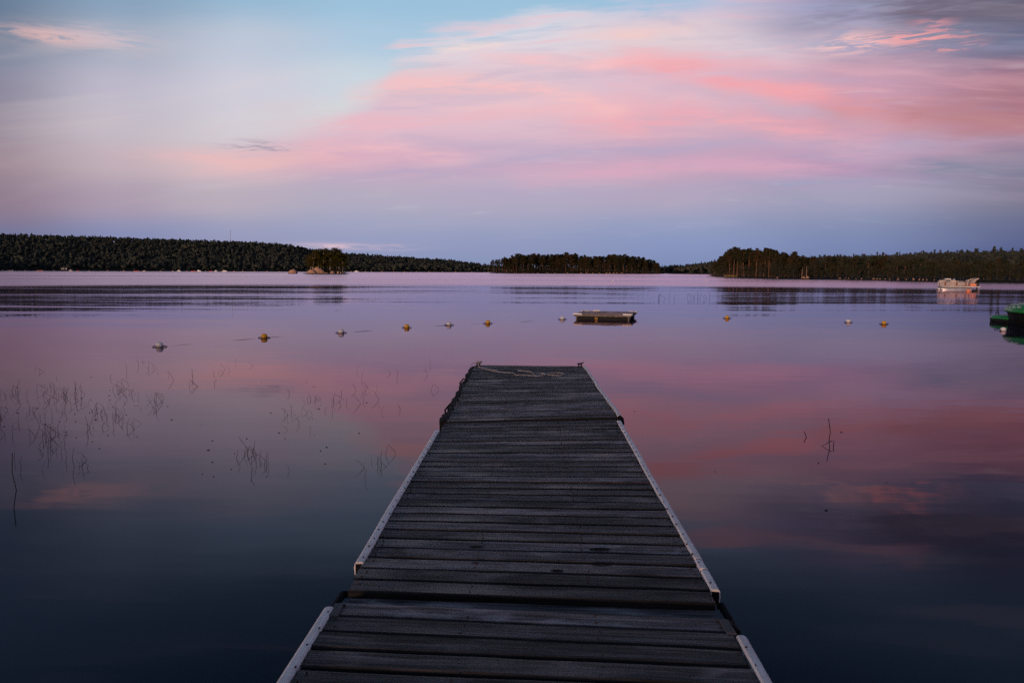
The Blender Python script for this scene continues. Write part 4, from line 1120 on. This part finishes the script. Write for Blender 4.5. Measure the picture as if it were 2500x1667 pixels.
far_boat(97, 7.0, 'orange_plastic', 'orange open boat on the shore under the highest ridge', False)
far_boat(173, 4.5, 'boat_cream', 'cream boat near the shore cabin under the ridge')
far_boat(190, 3.5, 'boat_red', 'small dark red boat beside the cream boat by cabin', False)
far_boat(25, 8.0, 'boat_cream', 'long pale boat at the far end of the ridge shore', False)
far_boat(870, 6.5, 'boat_white', 'white cabin boat on open water beside the small wooded islet')
for px in (5, 60, 130, 215, 260, 300, 390, 420, 455, 500, 570, 590, 620, 650, 680, 855, 890, 905, 930, 960, 985, 1015, 1045, 1078, 1110, 1150, 1190):
    boulder(px, px + random.uniform(2.5, 5.5), 658.6 + .0042 * px - (0 if px < 700 else .3), interp(px_az(px), SH) - 2, 'small pale rock on the shore below the long forested ridge', 300 + px, .8, 'rocks along the ridge shore')
a = px_az(158); r = interp(a, SH) + 10; cab = empty('shore_cabin', (math.sin(a) * r, math.cos(a) * r, .8), .2)
m = MB(); m.box(-4, 4, -3, 3, 0, 3.2); m.build('wall', 'dark_frame', cab)
m = MB(); m.loft([[(-4.4, -3.4, 3.2), (4.4, -3.4, 3.2), (4.4, 3.4, 3.2), (-4.4, 3.4, 3.2)], [(-4.4, -.05, 5.4), (4.4, -.05, 5.4), (4.4, .05, 5.4), (-4.4, .05, 5.4)]]); m.build('roof', 'roof', cab)
for x in (-2.5, -.5, 2): m = MB(); m.box(x, x + 1.2, -3.06, -3.005, 1.2, 2.4); m.build('window', 'aluminium', cab)
tag(cab, 'dark cabin with pale windows half hidden at the ridge shore', 'cabin')
a = px_az(565); r = 1490; x, y = math.sin(a) * r, math.cos(a) * r; gz = ground(x, y); H = top_h(565, 561, r, gz)
mast = empty('radio_mast', (x, y, gz))
for k in range(3):
    q = 2.09 * k; m = MB(); m.tube([(.5 * math.cos(q), .5 * math.sin(q), -.5), (.25 * math.cos(q), .25 * math.sin(q), H)], .09, 5); m.build('leg', 'galvanised', mast)
m = MB()
for k in range(int(H / 1.6)):
    for j in range(3):
        w = .5 - .25 * (k * 1.6) / H; q = 2.09 * j; q2 = 2.09 * (j + 1)
        m.tube([(w * math.cos(q), w * math.sin(q), k * 1.6), (w * math.cos(q2), w * math.sin(q2), k * 1.6 + 1.5)], .05, 4, False)
m.build('lattice', 'galvanised', mast)
tag(mast, 'thin lattice radio mast rising above the forested ridge', 'mast')

# ------------------------------------------------------------------ reeds
def reed_mesh(seed, style):
    r = random.Random(seed); m = MB(); h = r.uniform(.10, .20)
    if style == 0:   # upright, slightly bent
        P = [(0, 0, -.25), (0, 0, 0), (r.uniform(-.02, .02), 0, h * .6), (r.uniform(-.05, .05), r.uniform(-.02, .02), h * 1.25)]
    elif style == 1: # snapped over, tip back towards the water
        a = r.choice((-1, 1)); P = [(0, 0, -.25), (0, 0, 0), (a * .03, 0, h), (a * r.uniform(.08, .16), .02, h * r.uniform(.2, .6)), (a * r.uniform(.14, .22), .03, -.02)]
    else:            # leaning
        a = r.choice((-1, 1)); P = [(-a * .1, 0, -.2), (0, 0, 0), (a * r.uniform(.05, .10), 0, h * .7), (a * r.uniform(.12, .2), 0, h * r.uniform(.9, 1.3))]
    m.tube(P, [.0030] * (len(P) - 1) + [.0014], 5)
    return m.mesh('reed', 'reed')
REEDS = [reed_mesh(400 + k, (0, 1, 2, 0, 0)[k % 5]) for k in range(15)]
def reeds(n, x0, x1, y0, y1, label, grp, clump=0.6):
    cl = [(random.uniform(x0, x1), random.uniform(y0, y1)) for _ in range(max(2, n // 6))]
    for k in range(n):
        if random.random() < clump:
            c = random.choice(cl); px, py = c[0] + random.gauss(0, 12), c[1] + random.gauss(0, 7)
        else: px, py = random.uniform(x0, x1), random.uniform(y0, y1)
        p = on_plane(px, max(850, py)); s_ = random.uniform(.40, .85)
        o = mesh_obj('reed_stem', random.choice(REEDS), None, p, (random.uniform(-.15, .15), random.uniform(-.15, .15), random.uniform(-.7, .7)), (s_, s_, s_ * random.uniform(.7, 1.2)))
        tag(o, label, 'reed', grp)
A_ = 'thin dark broken reed stem in the dense reed bed off the dock'
B_ = 'thin sparse reed stem standing in open water between reed bed and dock'
C_ = 'thin reed stem in the farther sparse reeds below the buoy line'
reeds(150, -30, 330, 955, 1070, A_, 'dense reed bed', .45)
reeds(12, 330, 445, 965, 1015, A_, 'dense reed bed', .8)
reeds(34, 60, 620, 890, 960, C_, 'farther sparse reeds', .4)
reeds(24, 700, 860, 960, 1060, B_, 'sparse reeds beside the dock', .6)
reeds(18, 595, 705, 1090, 1170, B_, 'sparse reeds beside the dock', .7)
reeds(22, 10, 190, 1080, 1150, A_, 'dense reed bed', .7)
reeds(20, 830, 1070, 890, 1010, C_, 'farther sparse reeds', .3)
reeds(10, 690, 960, 1080, 1180, B_, 'sparse reeds beside the dock', .4)
for k in range(18):
    px, py = random.uniform(1600, 1790), random.uniform(727, 733); p = on_plane(px, py)
    o = mesh_obj('reed_stem', REEDS[(k % 5) * 3], None, p, (0, 0, random.uniform(-.6, .6)), (3, 3, 2.6)); tag(o, 'far reed stem poking up in open water behind the swim raft', 'reed', 'far reeds behind the raft')
def own_reed(px, py, P, label, rad=.0045):
    m = MB(); m.tube(P, rad, 5); o = m.build('reed_stem', 'reed', None, on_plane(px, py)); tag(o, label, 'reed')
own_reed(2024, 1074, [(0, 0, -.2), (0, 0, 0), (.012, 0, .10), (-.012, .01, .26)], 'tall upright reed stem beside the folded reed loop')
own_reed(2006, 1089, [(.12, 0, -.2), (.0, 0, 0), (.11, .0, .062), (.14, 0, .062), (.135, 0, -.002), (.1, 0, -.3)], 'reed stem folded into a pointed loop beside the tall reed')
own_reed(1969, 1067, [(.06, 0, -.2), (0, 0, -.0), (-.03, 0, .07)], 'short lone bent reed stem near the folded reed loop')
own_reed(40, 1195, [(.02, 0, -.3), (0, 0, 0), (-.03, 0, .16), (-.02, 0, .34)], 'tall pale reed stem in front of the dense reed bed', .0038)
m = MB()
for k in range(70):
    px, py = (random.gauss(180, 150), random.gauss(1010, 45)) if k < 40 else (random.uniform(480, 900), random.uniform(930, 1180)) if k < 64 else (random.uniform(1500, 2450), random.uniform(1000, 1300))
    p = on_plane(px, max(900, py)); a = random.uniform(0, 3.14); L = random.uniform(.006, .016); w = L * .5
    u = Vector((math.cos(a), math.sin(a), 0)); v = Vector((-u.y, u.x, 0))
    m.loft([[p + u * (x * L) + v * (y * w) + Vector((0, 0, z)) for x, y in ((-1, 0), (0, -1), (1, 0), (0, 1))] for z in (-.004, .006)])
o = m.build('floating_debris', 'reed'); tag(o, 'scattered dark leaf bits floating on the calm water', 'debris', None, 'stuff')
